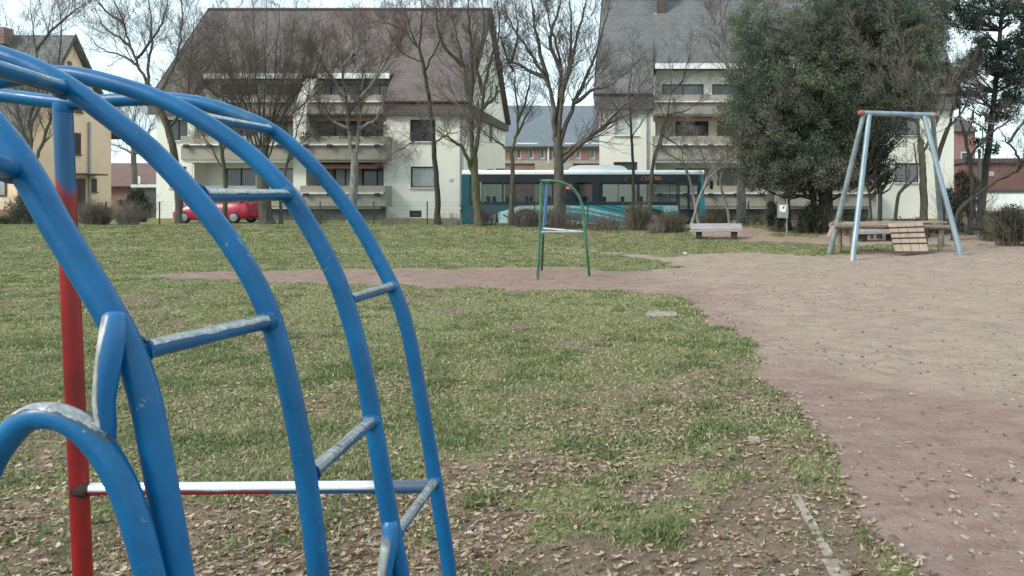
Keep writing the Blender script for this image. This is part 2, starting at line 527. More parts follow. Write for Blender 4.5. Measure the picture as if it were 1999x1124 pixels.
def bark(name, c, moss=0, streak=.4):
    t = NT(name)
    f = t.ramp(t.noise(9, 5, .65, sc3=(1, 1, .3)), .3, .7)
    col = t.mix(f, tuple(k * (1 - streak) for k in c), tuple(k * (1 + streak) for k in c))
    if moss:
        col = t.mix(t.math('MULTIPLY', t.ramp(t.noise(2.2, 4), .42, .62), moss), col, (.085, .09, .03))
    t.bump(t.noise(30, 4, .7, sc3=(1, 1, .3)), .6, .02)
    return t.fin(col, .92, spec=.2)


M['bark'] = bark('grey_brown_bark', (.088, .077, .068), .25)
M['bark_moss'] = bark('mossy_bark', (.095, .085, .064), .7)
M['bark_grey'] = bark('pale_grey_bark', (.21, .20, .185), .1)
M['bark_dk'] = bark('dark_bark', (.050, .043, .038), .1)
M['twig'] = bark('twig_brown', (.130, .108, .098))
M['twig_r'] = bark('twig_reddish', (.145, .105, .098))
M['twig_g'] = bark('twig_grey', (.18, .158, .14))
M['twig_o'] = bark('twig_olive', (.155, .135, .10))
M['leaf'] = leafmat('leaf_foliage', .35)
M['grassb'] = leafmat('grass_blades', .3)
M['litter'] = leafmat('dry_leaves', .15, .75)


# ------------------------------------------------------------------ ground
def poly_sd(px, py, poly):
    """signed distance, positive inside"""
    d = np.full(px.shape, 1e9); ins = np.zeros(px.shape, bool); n = len(poly)
    for i in range(n):
        ax, ay = poly[i]; bx, by = poly[(i + 1) % n]
        ex, ey = bx - ax, by - ay; wx, wy = px - ax, py - ay
        t = np.clip((wx * ex + wy * ey) / (ex * ex + ey * ey + 1e-9), 0, 1)
        d = np.minimum(d, np.hypot(wx - ex * t, wy - ey * t))
        c = ((ay > py) != (by > py)) & (px < (bx - ax) * (py - ay) / (by - ay + 1e-12) + ax)
        ins ^= c
    return np.where(ins, d, -d)


def gpoly(pts): return [(lambda g: (g.x, g.y))(ground_pt(u, v)) for u, v in pts]


DIRT = gpoly([(1150, 488), (1300, 499), (1420, 493), (1600, 497), (1999, 474), (2400, 474), (3200, 1500), (2060, 1500), (1880, 1220), (1790, 1120),
              (1690, 1000), (1610, 905), (1548, 800), (1500, 735), (1440, 660), (1380, 603), (1335, 572), (1180, 563), (1000, 561), (800, 556),
              (600, 551), (430, 546), (290, 540), (420, 531), (640, 526), (900, 523), (1050, 521), (1150, 524), (1240, 531), (1315, 520), (1255, 502)])
REDP = gpoly([(240, 541), (420, 530), (640, 526), (900, 522), (1050, 521), (1200, 526), (1330, 545), (1500, 660), (1700, 800), (1880, 960), (1999, 1124), (2000, 1300), (1800, 1200),
              (1690, 1000), (1600, 890), (1500, 735), (1440, 660), (1340, 572), (1000, 562), (600, 552)])
BARE1 = [gpoly(q) for q in (
    [(1400, 855), (1500, 850), (1640, 960), (1760, 1130), (1560, 1180), (1330, 1130), (1280, 1030), (1420, 930)],
    [(-150, 1010), (120, 1040), (330, 1020), (560, 1010), (640, 1100), (560, 1300), (-150, 1300)],
    [(880, 905), (1060, 900), (1110, 920), (1000, 935), (900, 930)],
    [(640, 960), (760, 950), (900, 1010), (760, 1040), (640, 1020)])]
EARTHP = [(2.2, 29.3), (4.5, 28.2), (6.2, 26.4), (9.5, 26.6), (14, 27.5), (14, 36), (1.0, 36), (1.2, 31)]  # bare brown earth beneath the bench and the right hand trees
WORN = gpoly([(-900, 484), (0, 480), (600, 484), (1180, 488), (1180, 496), (600, 492), (0, 489), (-900, 494)])


def masks(x, y):
    x = np.asarray(x, float); y = np.asarray(y, float)
    amp = .14 + .02 * y
    n = (fbm(x, y, 1.6, 4) - .5) * 2 + (fbm(x + 40, y, .5, 3) - .5) * 1.2
    sd = poly_sd(x, y, DIRT)
    d = sstep(-.10 - .012 * y, .10 + .012 * y, sd + n * amp)
    sr = poly_sd(x, y, REDP); nn = fbm(x + 9, y + 3, .45, 4)
    red = sstep(-2.2, 1.2, sr + (nn - .5) * 3.2)
    b = np.zeros_like(x)
    for q in BARE1: b = np.maximum(b, sstep(-.22, .22, poly_sd(x, y, q) + n * .32))
    b = np.maximum(b, .85 * (1 - sstep(3.6, 8.0, y)) * sstep(.53, .62, fbm(x + 13, y + 5, 2.4, 5)))
    b = np.maximum(b, .62 * (1 - sstep(13, 21, y)) * sstep(.56, .66, fbm(x + 3, y + 15, .85, 5)))
    earth = sstep(-.6, .5, poly_sd(x, y, EARTHP) + n * .9)
    w = sstep(-.8, .6, poly_sd(x, y, WORN) + n * 1.1)
    d = np.maximum(d, .85 * earth * sstep(.35, .6, fbm(x, y + 77, .35, 3) + .12))
    return d, red, b, w


def axis_pts(segs):
    out = [segs[0][0]]
    for a, b, st in segs:
        n = max(1, round((b - a) / st)); out += [a + (b - a) * i / n for i in range(1, n + 1)]
    return np.array(out)


gx = axis_pts([(-300, -60, 24), (-60, -20, 1.5), (-20, -6, .22), (-6, 9, .10), (9, 16, .22), (16, 60, 1.5), (60, 300, 24)])
gy = axis_pts([(-40, 1.5, 1.5), (1.5, 14, .10), (14, 36.8, .2), (36.8, 43, .8), (43, 46, .25), (46, 80, 4), (80, 400, 30)])
X, Y = np.meshgrid(gx, gy); x = X.ravel(); y = Y.ravel()
dm, rm, bm_, wm = masks(x, y)
z = terrain(x, y)
near = 1 - sstep(25, 33, y)
soft = np.maximum(dm, bm_)
z = z + near * ((fbm(x, y, 2.2, 3) - .5) * .05 * (1 - .4 * dm) + (fbm(x + 5, y + 8, 6.5, 2) - .5) * .018) - .02 * soft * near + dm * near * ((fbm(x + 50, y, 2.6, 3) - .5) * .075 - .03 * sstep(.60, .72, fbm(x + 90, y + 20, 2.1, 2)))
nx_, ny_ = len(gx), len(gy)
ii = (np.arange(ny_ - 1)[:, None] * nx_ + np.arange(nx_ - 1)[None, :]).ravel()
Fq = np.stack([ii, ii + 1, ii + 1 + nx_, ii + nx_], 1)
GX, GY, GZ = gx, gy, z.reshape(ny_, nx_)


def gz(px, py):
    """height of the ground sheet (bilinear)"""
    px = np.asarray(px, float); py = np.asarray(py, float)
    i = np.clip(np.searchsorted(GX, px) - 1, 0, nx_ - 2); j = np.clip(np.searchsorted(GY, py) - 1, 0, ny_ - 2)
    a = np.clip((px - GX[i]) / (GX[i + 1] - GX[i]), 0, 1); b = np.clip((py - GY[j]) / (GY[j + 1] - GY[j]), 0, 1)
    return (GZ[j, i] * (1 - a) + GZ[j, i + 1] * a) * (1 - b) + (GZ[j + 1, i] * (1 - a) + GZ[j + 1, i + 1] * a) * b


def g1(px, py): return float(gz(np.array([px]), np.array([py]))[0])


def ground_mat():
    t = NT('ground_soil_and_turf'); p = t.pos()
    at = t.attr(); q = t.n('ShaderNodeSeparateColor'); t.l(at.outputs['Color'], q.inputs[0])
    d, r, b = q.outputs[0], q.outputs[1], q.outputs[2]
    w = at.outputs['Alpha']
    n_f = t.noise(34, 5, .7, p); n_m = t.noise(3.2, 5, .65, p); n_l = t.noise(.6, 4, .6, p); n_s = t.noise(11, 5, .7, p)
    st = t.noise(2.0, 5, .7, p, sc3=(1, 2.6, 1))
    turf = t.mix(t.ramp(n_m, .35, .66), (.150, .165, .064), (.220, .208, .100))
    turf = t.mix(t.math('MULTIPLY', t.ramp(t.math('ADD', t.math('MULTIPLY', n_s, .6), t.math('MULTIPLY', n_l, .45)), .50, .66), .6), turf, (.27, .215, .148))
    turf = t.mix(t.math('MULTIPLY', t.ramp(n_f, .56, .70), .6), turf, (.35, .28, .205))
    turf = t.mix(t.math('MULTIPLY', t.ramp(n_f, .44, .34), .5), turf, (.075, .082, .042))
    turf = t.mix(t.math('MULTIPLY', w, .55), turf, (.27, .23, .145))
    soil = t.mix(t.ramp(n_m, .3, .7), (.155, .104, .078), (.240, .170, .128))
    sand = t.mix(t.ramp(st, .32, .66), (.262, .190, .156), (.345, .264, .216))
    reds = t.mix(t.ramp(st, .3, .7), (.212, .138, .118), (.290, .202, .170))
    sand = t.mix(t.math('MULTIPLY', t.ramp(n_l, .45, .68), .55), sand, (.345, .272, .208))
    sand = t.mix(t.math('MULTIPLY', t.ramp(t.noise(1.4, 5, .7, p), .52, .70), .5), sand, (.22, .162, .134))
    rf = t.ramp(t.math('ADD', t.math('MULTIPLY', r, .9), t.math('MULTIPLY', t.math('SUBTRACT', n_l, .5), .9)), .25, .85)
    dirt = t.mix(rf, sand, reds)
    dirt = t.mix(t.math('MULTIPLY', t.ramp(n_f, .58, .70), .4), dirt, (.095, .062, .05))
    dirt = t.mix(t.math('MULTIPLY', t.ramp(n_s, .60, .74), .6), dirt, (.115, .072, .056))
    dirt = t.mix(t.math('MULTIPLY', t.ramp(n_f, .40, .30), .3), dirt, (.40, .34, .28))
    df = t.ramp(t.math('ADD', d, t.math('MULTIPLY', t.math('SUBTRACT', n_s, .5), .75)), .34, .66)
    bf = t.ramp(t.math('ADD', b, t.math('MULTIPLY', t.math('SUBTRACT', n_s, .5), .8)), .3, .7)
    c = t.mix(bf, turf, soil); c = t.mix(df, c, dirt)
    t.bump(t.math('ADD', t.math('ADD', n_f, t.math('MULTIPLY', n_s, 1.6)), t.math('MULTIPLY', n_m, 3.5)), .8, .03)
    return t.fin(c, .95, spec=.15)


M['ground'] = ground_mat()
go = npmesh('ground', np.stack([x, y, z.ravel()], 1), Fq, M['ground'], smooth=True)
ca = go.data.color_attributes.new('Col', 'FLOAT_COLOR', 'POINT')
cc = np.stack([dm, rm, bm_, wm], 1).astype(np.float32); ca.data.foreach_set('color', cc.ravel()); struct(go)
# road, kerb and pavement behind the bank
mb = MB(); mb.box(-120, 120, 36.7, 42.0, -.04, .02); struct(mb.build('road', M['asphalt']))
mb = MB(); mb.box(-120, 120, 42.0, 42.15, -.04, .14); struct(mb.build('kerb', M['kerb']))
mb = MB(); mb.box(-120, 120, 42.15, 43.6, -.04, .135); struct(mb.build('pavement', M['paving']))

# ------------------------------------------------------------------ grass, leaves, clods
def frustum_samples(n, d0, d1, pw, margin=1.2):
    """positions with density falling as D**-pw"""
    k = 2 - pw; uu = nr.random(n)
    D = (d0 ** k + uu * (d1 ** k - d0 ** k)) ** (1 / k)
    lo = -.87 * D - margin; hi = .47 * D + margin
    return lo + nr.random(n) * (hi - lo), D


def make_grass(n):
    x, y = frustum_samples(n, 2.3, 34.6, 1.15)
    x2, y2 = frustum_samples(n // 3, 2.3, 9.0, 1.0)
    x, y = np.concatenate([x, x2]), np.concatenate([y, y2]); n = len(x)
    d, r, b, w = masks(x, y)
    pat = fbm(x, y, .9, 4); tuft = fbm(x + 31, y + 12, 3.0, 3)
    dens = (1 - sstep(.25, .6, d)) * (1 - .80 * sstep(.3, .8, b)) * (1 - .6 * w)
    dens = dens * (.32 + .68 * sstep(.38, .62, pat * .45 + tuft * .55)) * np.where(y < 4.5, .75 + .25 * sstep(3, 4.5, y), 1)
    keep = nr.random(n) < dens
    x, y, pat, tuft = x[keep], y[keep], pat[keep], tuft[keep]; N = len(x)
    cl = sstep(.54, .72, tuft)
    hgt = (.010 + .020 * nr.random(N) + .032 * cl * nr.random(N) ** 2) * (1 + .006 * y)
    wid = (.0022 + .0009 * y) * (.7 + .6 * nr.random(N))
    az = nr.random(N) * 2 * np.pi; lean = hgt * (.2 + .9 * nr.random(N))
    la = nr.random(N) * 2 * np.pi
    bz = gz(x, y) - .004
    dx = np.cos(az) * wid; dy = np.sin(az) * wid
    mx = x + np.cos(la) * lean * .35; my = y + np.sin(la) * lean * .35
    tx = x + np.cos(la) * lean; ty = y + np.sin(la) * lean
    V = np.stack([np.stack([x - dx, y - dy, bz], 1), np.stack([x + dx, y + dy, bz], 1),
                  np.stack([mx + dx * .8, my + dy * .8, bz + hgt * .6], 1), np.stack([tx, ty, bz + hgt], 1), ], 1).reshape(-1, 3)
    i = np.arange(N) * 4; Fc = np.concatenate([np.stack([i, i + 1, i + 2], 1), np.stack([i, i + 2, i + 3], 1)])
    g = nr.random(N)
    dry = (nr.random(N) < (.36 - .24 * cl))
    c1 = np.array([.112, .158, .056]); c2 = np.array([.268, .292, .146]); c3 = np.array([.42, .345, .22])
    mixv = np.clip(.15 + .55 * g + .5 * (pat - .5) - .08 * cl, 0, 1)[:, None]
    col = c1 * (1 - mixv) + c2 * mixv
    col = np.where(dry[:, None], c3 * (.7 + .5 * g[:, None]), col)
    return npmesh('grass', V, Fc, M['grassb'], col=np.repeat(col, 4, 0))


tag(make_grass(900000), 'patchy short green lawn grass across the playground', 'grass', kind='stuff')


def leaf_shape():
    """lobed oak-like outline, unit length, in the XY plane"""
    top = [(.0, .03), (.12, .06), (.22, .20), (.32, .12), (.45, .30), (.56, .16), (.70, .30), (.80, .15), (.93, .14), (1.0, 0)]
    return np.array(top + [(a, -b * .9) for a, b in reversed(top[:-1])]) - np.array([.5, 0])


def make_leaves(n, name, label):
    x, y = frustum_samples(n, 2.3, 22, 1.6, .9)
    d, r, b, w = masks(x, y)
    cl = fbm(x + 3, y + 71, 1.1, 4); edge = d * (1 - d) * 4
    near = 1 - sstep(3.0, 10.5, y)
    dens = np.clip((.22 + .8 * near) * (.18 + 1.1 * sstep(.42, .66, cl)) + .35 * edge * near + .25 * b, 0, 1) * (1 - .95 * sstep(.5, .9, d))
    k = nr.random(n) < dens
    x, y = x[k], y[k]; N = len(x)
    S = leaf_shape(); m = len(S)
    size = .014 + .038 * nr.random(N) ** 1.8; az = nr.random(N) * 6.283
    curl = (nr.random(N) - .3) * 1.3; fold = (nr.random(N) - .35) * 1.0
    tiltx = nr.normal(0, .17, N); tilty = nr.normal(0, .17, N)
    u = S[None, :, 0] * size[:, None]; v = S[None, :, 1] * size[:, None] * (.75 + .5 * nr.random(N))[:, None]
    zz = curl[:, None] * u * u / size[:, None] * 1.4 + fold[:, None] * np.abs(v) + tiltx[:, None] * u * .6 + tilty[:, None] * v * .6
    X = x[:, None] + u * np.cos(az)[:, None] - v * np.sin(az)[:, None]
    Yv = y[:, None] + u * np.sin(az)[:, None] + v * np.cos(az)[:, None]
    base = gz(x, y)[:, None] + .001 + .015 * nr.random(N)[:, None] ** 2
    Z = base + zz - np.minimum(zz.min(1, keepdims=True), 0)
    V = np.stack([X, Yv, Z], 2)
    cen = np.stack([x, y, base[:, 0] - np.minimum(zz.min(1), 0)], 1)[:, None, :]
    V = np.concatenate([V, cen], 1).reshape(-1, 3)
    o = np.arange(N)[:, None] * (m + 1); kk = np.arange(m)[None, :]
    Fc = np.stack([o + kk, o + (kk + 1) % m, np.broadcast_to(o + m, (N, m))], 2).reshape(-1, 3)
    pal = np.array([[.42, .30, .20], [.52, .40, .29], [.33, .215, .135], [.58, .47, .36], [.21, .12, .075], [.16, .095, .06], [.46, .345, .245]])
    col = pal[nr.integers(0, len(pal), N)] * (.52 + .46 * nr.random(N))[:, None]
    return tag(npmesh(name, V, Fc, M['litter'], col=np.repeat(col, m + 1, 0)), label, 'leaves', kind='stuff')


make_leaves(150000, 'leaf_litter', 'dry tan fallen leaves scattered over the lawn and bare soil')


def make_clods(n):
    x, y = frustum_samples(n, 3.0, 26, 1.5, .8)
    d, r, b, w = masks(x, y)
    cl = fbm(x + 8, y + 2, .8, 3)
    k = (nr.random(n) < d * (.15 + sstep(.45, .7, cl)))
    x, y = x[k], y[k]; N = len(x)
    s = (.006 + .016 * nr.random(N) ** 2) * (1 + .02 * y)
    B = np.array([(1, 0, 0), (-.4, .9, 0), (-.5, -.8, 0), (.1, 0, .75), (.45, .5, .4)])
    az = nr.random(N) * 6.283; c, q = np.cos(az)[:, None], np.sin(az)[:, None]
    jit = .75 + .5 * nr.random((N, 5))
    bx = B[None, :, 0] * s[:, None] * jit * 1.5; by = B[None, :, 1] * s[:, None] * jit; bz = B[None, :, 2] * s[:, None] * jit
    V = np.stack([x[:, None] + bx * c - by * q, y[:, None] + bx * q + by * c, gz(x, y)[:, None] - .002 + bz], 2).reshape(-1, 3)
    T = np.array([(0, 4, 3), (4, 1, 3), (1, 2, 3), (2, 0, 3), (0, 1, 4)])
    Fc = (np.arange(N)[:, None, None] * 5 + T[None]).reshape(-1, 3)
    g = nr.random(N)[:, None]
    col = np.where(g < .7, np.array([.165, .115, .095]), np.array([.32, .26, .21])) * (.7 + .6 * nr.random(N))[:, None]
    return tag(npmesh('dirt_clods', V, Fc, M['litter'], col=np.repeat(col, 5, 0)), 'small clods and pebbles on the trodden dirt', 'clods', kind='stuff')


make_clods(20000)

# ------------------------------------------------------------------ climbing frame (foreground)
CF = thing('climbing_frame', (-1.75, 1.6, 0), 'blue arched tube climbing frame with worn rungs and a red post', 'climbing frame')
arcs = {
    1: (1.02, .0188, [(-260, 60), (-120, 140), (0, 263), (60, 350), (110, 440), (165, 530), (210, 605), (250, 680), (280, 765), (302, 870), (323, 985), (340, 1080), (350, 1150)]),
    2: (1.40, .0190, [(-330, 70), (-160, 72), (-60, 88), (0, 108), (60, 130), (125, 164), (200, 217), (300, 298), (400, 408), (470, 505), (520, 600), (552, 705), (580, 830), (602, 965), (617, 1080), (624, 1150)]),
    3: (1.83, .0208, [(-330, 205), (-150, 180), (0, 156), (80, 145), (150, 147), (245, 170), (340, 205), (430, 258), (500, 312), (560, 376), (610, 452), (655, 540), (688, 635), (712, 735), (733, 850), (755, 980), (775, 1085), (786, 1150)]),
    4: (2.30, .0206, [(-420, 290), (-260, 215), (-120, 180), (0, 186), (135, 201), (230, 195), (320, 193), (400, 203), (470, 226), (530, 254), (590, 302), (645, 362), (695, 430), (735, 500), (772, 573), (797, 650), (818, 760), (838, 870), (856, 980), (872, 1080), (880, 1150)]),
}
arcpts = {}
for k, (D, r, px) in arcs.items():
    p = spline([P(u, v, D) for u, v in px], 8)
    b = p[-1]; p += [Vector((b.x + .004, D, b.z * .6)), Vector((b.x + .006, D, .2)), Vector((b.x + .006, D, -.15))]
    # far side of the arch, outside the picture
    a = p[0]; left = spline([a, Vector((a.x - .30, D, a.z - .10)), Vector((a.x - .62, D, a.z - .42)), Vector((a.x - .82, D, a.z - .95)), Vector((a.x - .88, D, -.1))], 5)
    p = list(reversed(left[1:])) + p
    arcpts[k] = p
    MB().tube(p, r, 18).build('arch', M['blue'], CF)


def rung(u0, v0, D0, u1, v1, D1, r=.0135, mat='blue_worn', k0=None, k1=None):
    a, b = P(u0, v0, D0), P(u1, v1, D1)
    if k0: a = min(arcpts[k0], key=lambda q: abs(q.z - a.z) + .5 * abs(q.x - a.x)) * .5 + min(arcpts[k0], key=lambda q: (q - a).length) * .5
    if k1: b = min(arcpts[k1], key=lambda q: abs(q.z - b.z) + .5 * abs(q.x - b.x)) * .5 + min(arcpts[k1], key=lambda q: (q - b).length) * .5
    d = (b - a).normalized()
    pts = [a + (b - a) * t for t in (0, .06, .12, .5, .88, .94, 1)]
    o = MB().tube(pts, [r * 1.1, r * 1.08, r, r, r, r * 1.08, r * 1.1], 16).build('rung', M[mat], CF)
    for q, s, kk in ((a, 1, k0), (b, -1, k1)):
        R = random.Random(int(u0 + v0)); off = .015 if kk else -.004
        ring = [q + d * s * (off + .0048 * k) for k in range(4)]
        w = MB(); w.tube(ring, [r * 1.5, r * 1.42, r * 1.28, r * 1.08], 14)
        w.v = [(x_ + R.uniform(-.0013, .0013), y_ + R.uniform(-.0013, .0013), z_ + R.uniform(-.0013, .0013)) for x_, y_, z_ in w.v]
        w.build('weld', M['blue'], o)
    return o


rung(385, 371, 1.40, 555, 384, 1.83, k0=2, k1=3)
rung(255, 694, 1.02, 525, 626, 1.40, k0=1, k1=2)
rung(590, 925, 1.40, 732, 818, 1.83, k0=2, k1=3)
rung(385, 223, 1.83, 535, 252, 2.30, k0=3, k1=4)
rung(678, 584, 1.83, 783, 552, 2.30, k0=3, k1=4)
rung(762, 1046, 1.83, 853, 932, 2.30, k0=3, k1=4)
rung(-190, 250, .60, 18, 330, 1.01, .0125, 'blue_half')
rung(-150, 90, 1.02, 122, 172, 1.39, .0135, 'blue_half')
# the low hoop in front, and the two braces that run down from the arches
hp = spline([P(u, v, .98) for u, v in ((-90, 1180), (-60, 1040), (-30, 930), (10, 860), (55, 818), (105, 812), (155, 833), (200, 880), (240, 950), (268, 1030), (292, 1120), (310, 1200))], 8)
hp = [Vector((hp[0].x - .01, .98, -.1)), Vector((hp[0].x - .005, .98, .6))] + hp + [Vector((hp[-1].x + .01, .98, .6)), Vector((hp[-1].x + .015, .98, -.1))]
MB().tube(hp, .0170, 18).build('hoop', M['blue_half'], CF)


def brace(pp, r, mat):
    pts = spline(pp, 6); n = len(pts)
    rr = [r * (1.0 + .12 * math.sin(i / n * 6)) for i in range(n)]
    rr[0] = r * .8
    MB().tube(pts, rr, 14).build('brace', M[mat], CF)


brace([P(224, 612, 1.0), P(219, 655, .99), P(210, 720, .985), P(203, 785, .985), P(207, 830, .99), P(203, 900, 1.0)], .0135, 'brace')
brace([P(762, 1018, 1.81), P(760, 1060, 1.80), P(753, 1105, 1.79), P(748, 1160, 1.79), P(745, 1240, 1.8)], .017, 'brace')
# post and cross bar
pt = [P(122, 205, 2.3), P(131, 420, 2.3), P(146, 760, 2.3), P(162, 1124, 2.3)]
pt.append(Vector((pt[-1].x + .03, 2.3, -.15)))
post = MB().tube(pt, .0255, 20).build('post', M['post'], CF)
c0 = P(124, 207, 2.3); MB().tube([c0 + Vector((0, 0, .01)), c0, c0 + Vector((0, 0, -.018))], [.0265, .0285, .0262], 18).build('weld', M['blue'], post)
bar = MB().tube([P(152, 955, 2.3), P(400, 953, 2.3), P(620, 951, 2.3), P(846, 950, 2.3)], .0185, 18).build('cross_bar', M['bar'], CF)
c0 = P(158, 955, 2.3); MB().tube([c0 + Vector((-.01, -.006, 0)), c0 + Vector((.016, -.006, 0)), c0 + Vector((.028, -.004, 0))], [.0235, .0235, .0192], 14).build('weld', M['rust'], bar)

# ------------------------------------------------------------------ small green climbing frame on the red soil
A = ground_pt(1049, 541); B_ = ground_pt(1057, 527); Cc = ground_pt(1151, 537)
GF = thing('horizontal_bar_frame', (A.x, A.y, 0), 'small green and blue three legged bar frame on the red dirt strip', 'bar frame')
topA = P(1057, 353, A.y); topB = P(1068, 358, 16.3)
rz_ = lambda p: Vector((p.x, p.y, g1(p.x, p.y) - .08))
MB().tube([rz_(A), P(1054, 452, A.y), topA], .030, 12).build('post', M['green'], GF)
o = MB().tube([rz_(B_), P(1061, 450, B_.y - .5), topB], .028, 12).build('post', M['lblue'], GF); o['label'] = 'light blue rear post'
ar = spline([topA] + [P(u, v, 15.65 + .02 * i) for i, (u, v) in enumerate(((1075, 353), (1092, 355), (1108, 361), (1122, 372), (1133, 390), (1139, 415), (1142, 450), (1146, 490)))] + [rz_(Cc)], 6)
MB().tube(ar, .030, 12).build('arch', M['green'], GF)
MB().tube([topA, topB], .026, 10).build('tie', M['green'], GF)
e = P(1142, 453, 15.82)
MB().tube([P(1054, 453, A.y), e], .027, 12).build('cross_bar', M['steel'], GF)
MB().tube([P(1062, 446, 16.4), e], .024, 12).build('cross_bar', M['steel'], GF)
MB().lathe(topA, [(.0, .045), (.028, .035), (.036, 0), (.034, -.03)], 12).build('cap', M['black'], GF)

# ------------------------------------------------------------------ zip line start frame
LB = ground_pt(1617, 494); LF = ground_pt(1663, 505); RF = ground_pt(1878, 497); RB = ground_pt(1840, 482)
tl = Vector((5.70, 22.05, 4.06)); tr_ = Vector((8.02, 23.15, 4.12)); bd = (tr_ - tl).normalized()
ZF = thing('zip_line_tower', (6.8, 22.5, 0), 'tall grey four legged zip line start frame with red end caps', 'zip line frame')
MB().tube([tl - bd * .10, tr_ + bd * .10], .078, 16).build('crossbeam', M['galv'], ZF)
for foot, top in ((LB, tl - bd * .02), (RB, tr_ + bd * .02), (LF, tl + bd * .16 + Vector((0, -.03, -.05))), (RF, tr_ - bd * .34 + Vector((0, -.05, -.05)))):
    dark = foot in (LB, RB)
    f = Vector((foot.x, foot.y, g1(foot.x, foot.y) - .15))
    MB().tube([f, f.lerp(top, .5), top], [.083, .079, .072], 14).build('leg', M['galv_dark' if dark else 'galv'], ZF)
for c, d in ((tl, -1), (tr_, 1)):
    q = c + bd * d * .12
    MB().tube([q - bd * d * .07, q, q + bd * d * .05, q + bd * d * .10], [.080, .086, .076, .035], 14).build('end_cap', M['redcap'], ZF)
br = tl.lerp(tr_, .5); MB().tube([br - bd * .12 + Vector((0, -.02, -.09)), br + bd * .12 + Vector((0, -.02, -.02))], .03, 10).build('cable_bracket', M['black'], ZF)
MB().tube([br + bd * .1 + Vector((0, 0, -.04)), tr_ - bd * .35 + Vector((0, -.02, -.11))], .03, 10).build('brace', M['galv'], ZF)
# cable, trolley and seat
ce = Vector((26.0, 40.0, 4.6)); cs = tr_ + bd * .16
MB_c = MB().tube([cs, cs.lerp(ce, .3) + Vector((0, 0, -.12)), cs.lerp(ce, .6) + Vector((0, 0, -.14)), ce], .011, 6)
tag(MB_c.build('zip_line_cable', M['steel']), 'thin steel zip line cable running right from the grey frame', 'cable')
ST = thing('zip_line_swing', (10.3, 25.4, 1.0), 'hanging zip line seat disc on its rod under the cable trolley', 'zip line seat')
top = P(1918, 236, 25.4); bot = P(1907, 446, 25.4)
mb = MB(); mb.lathe(top, [(.02, -.18), (.07, -.12), (.075, .08), (.03, .17)], 10); mb.build('trolley', M['whitep'], ST)
MB().tube([top + Vector((0, 0, -.12)), P(1919, 300, 25.4), P(1913, 380, 25.4), bot], .022, 8).build('hanger_rod', M['black'], ST)
MB().lathe(bot, [(.04, .05), (.17, .03), (.2, 0), (.17, -.04), (.05, -.05)], 16).build('seat', M['rubber'], ST)

# start platform with ramp
PF = thing('zip_line_platform', (6.8, 22.6, 0), 'weathered wooden start platform with a cleated plank ramp under the grey frame', 'platform')
pa, pb = P(1655, 434, 22.2), P(1853, 436, 23.3); dx = (pb - pa).normalized(); dx.z = 0; dy = Vector((-dx.y, dx.x, 0)); Z = Vector((0, 0, 1))
L = (pb - pa).length / 2; mid = (pa + pb) / 2
deck = MB()
for k in range(5):
    deck.obox(mid + dy * (.12 + .19 * k) + Z * (rng.random() * .006), dx * (L + rng.uniform(-.04, .05)), dy * .088, Z * .022)
deck.build('deck', M['wood'], PF, .006)
for k, (off, zz) in enumerate(((.10, -.115), (.80, -.115))):
    a = P(1630, 441, 22.0) + dy * (off - .05) + dx * (.36 * off); b = P(1858, 444, 23.35) + dy * (off - .05)
    MB().tube([a, a.lerp(b, .5) + Z * .01, b], [.085, .08, .075], 12).build('log_beam', M['log'], PF)
for (t, off) in ((.06, .1), (.06, .8), (.93, .1), (.93, .8)):
    c = pa.lerp(pb, t) + dy * off; gzz = g1(c.x, c.y)
    MB().tube([Vector((c.x, c.y, gzz - .1)), Vector((c.x, c.y, c.z - .2))], .075, 10).build('support_post', M['log'], PF)
a = P(1626, 440, 22.0); g = P(1616, 462, 21.9)
MB().obox((a + g) / 2, Vector((.05, 0, .015)), Vector((0, .03, 0)), (a - g) / 2).build('kick_board', M['wood'], PF)
ra, rb = P(1733, 437, 22.55), P(1801, 434, 22.95); rc, rd = P(1746, 491, 21.95), P(1812, 491, 22.3)
for k in range(4):
    a0, a1 = ra.lerp(rb, k / 4 + .008), ra.lerp(rb, (k + 1) / 4 - .008)
    b0, b1 = rc.lerp(rd, k / 4 + .008), rc.lerp(rd, (k + 1) / 4 - .008)
    nn = (a1 - a0).cross(b0 - a0).normalized() * .03
    mb = MB(); vs = [tuple(q) for q in (a0, a1, b1, b0)] + [tuple(q + nn * -1) for q in (a0, a1, b1, b0)]
    mb.add(vs, [(0, 1, 2, 3), (7, 6, 5, 4), (0, 4, 5, 1), (1, 5, 6, 2), (2, 6, 7, 3), (3, 7, 4, 0)])
    mb.build('ramp_plank', M['woodr'], PF, .004)
nrm = (rb - ra).cross(rc - ra).normalized()
if nrm.y > 0: nrm = -nrm
for k in range(4):
    t = .17 + .19 * k; q0, q1 = ra.lerp(rc, t), rb.lerp(rd, t); dn = (rc - ra).normalized()
    mb = MB(); mb.obox((q0 + q1) / 2 + nrm * .02, (q1 - q0) / 2 * 1.0, dn * .022, nrm * .022)
    mb.build('ramp_cleat', M['cleat'], PF)


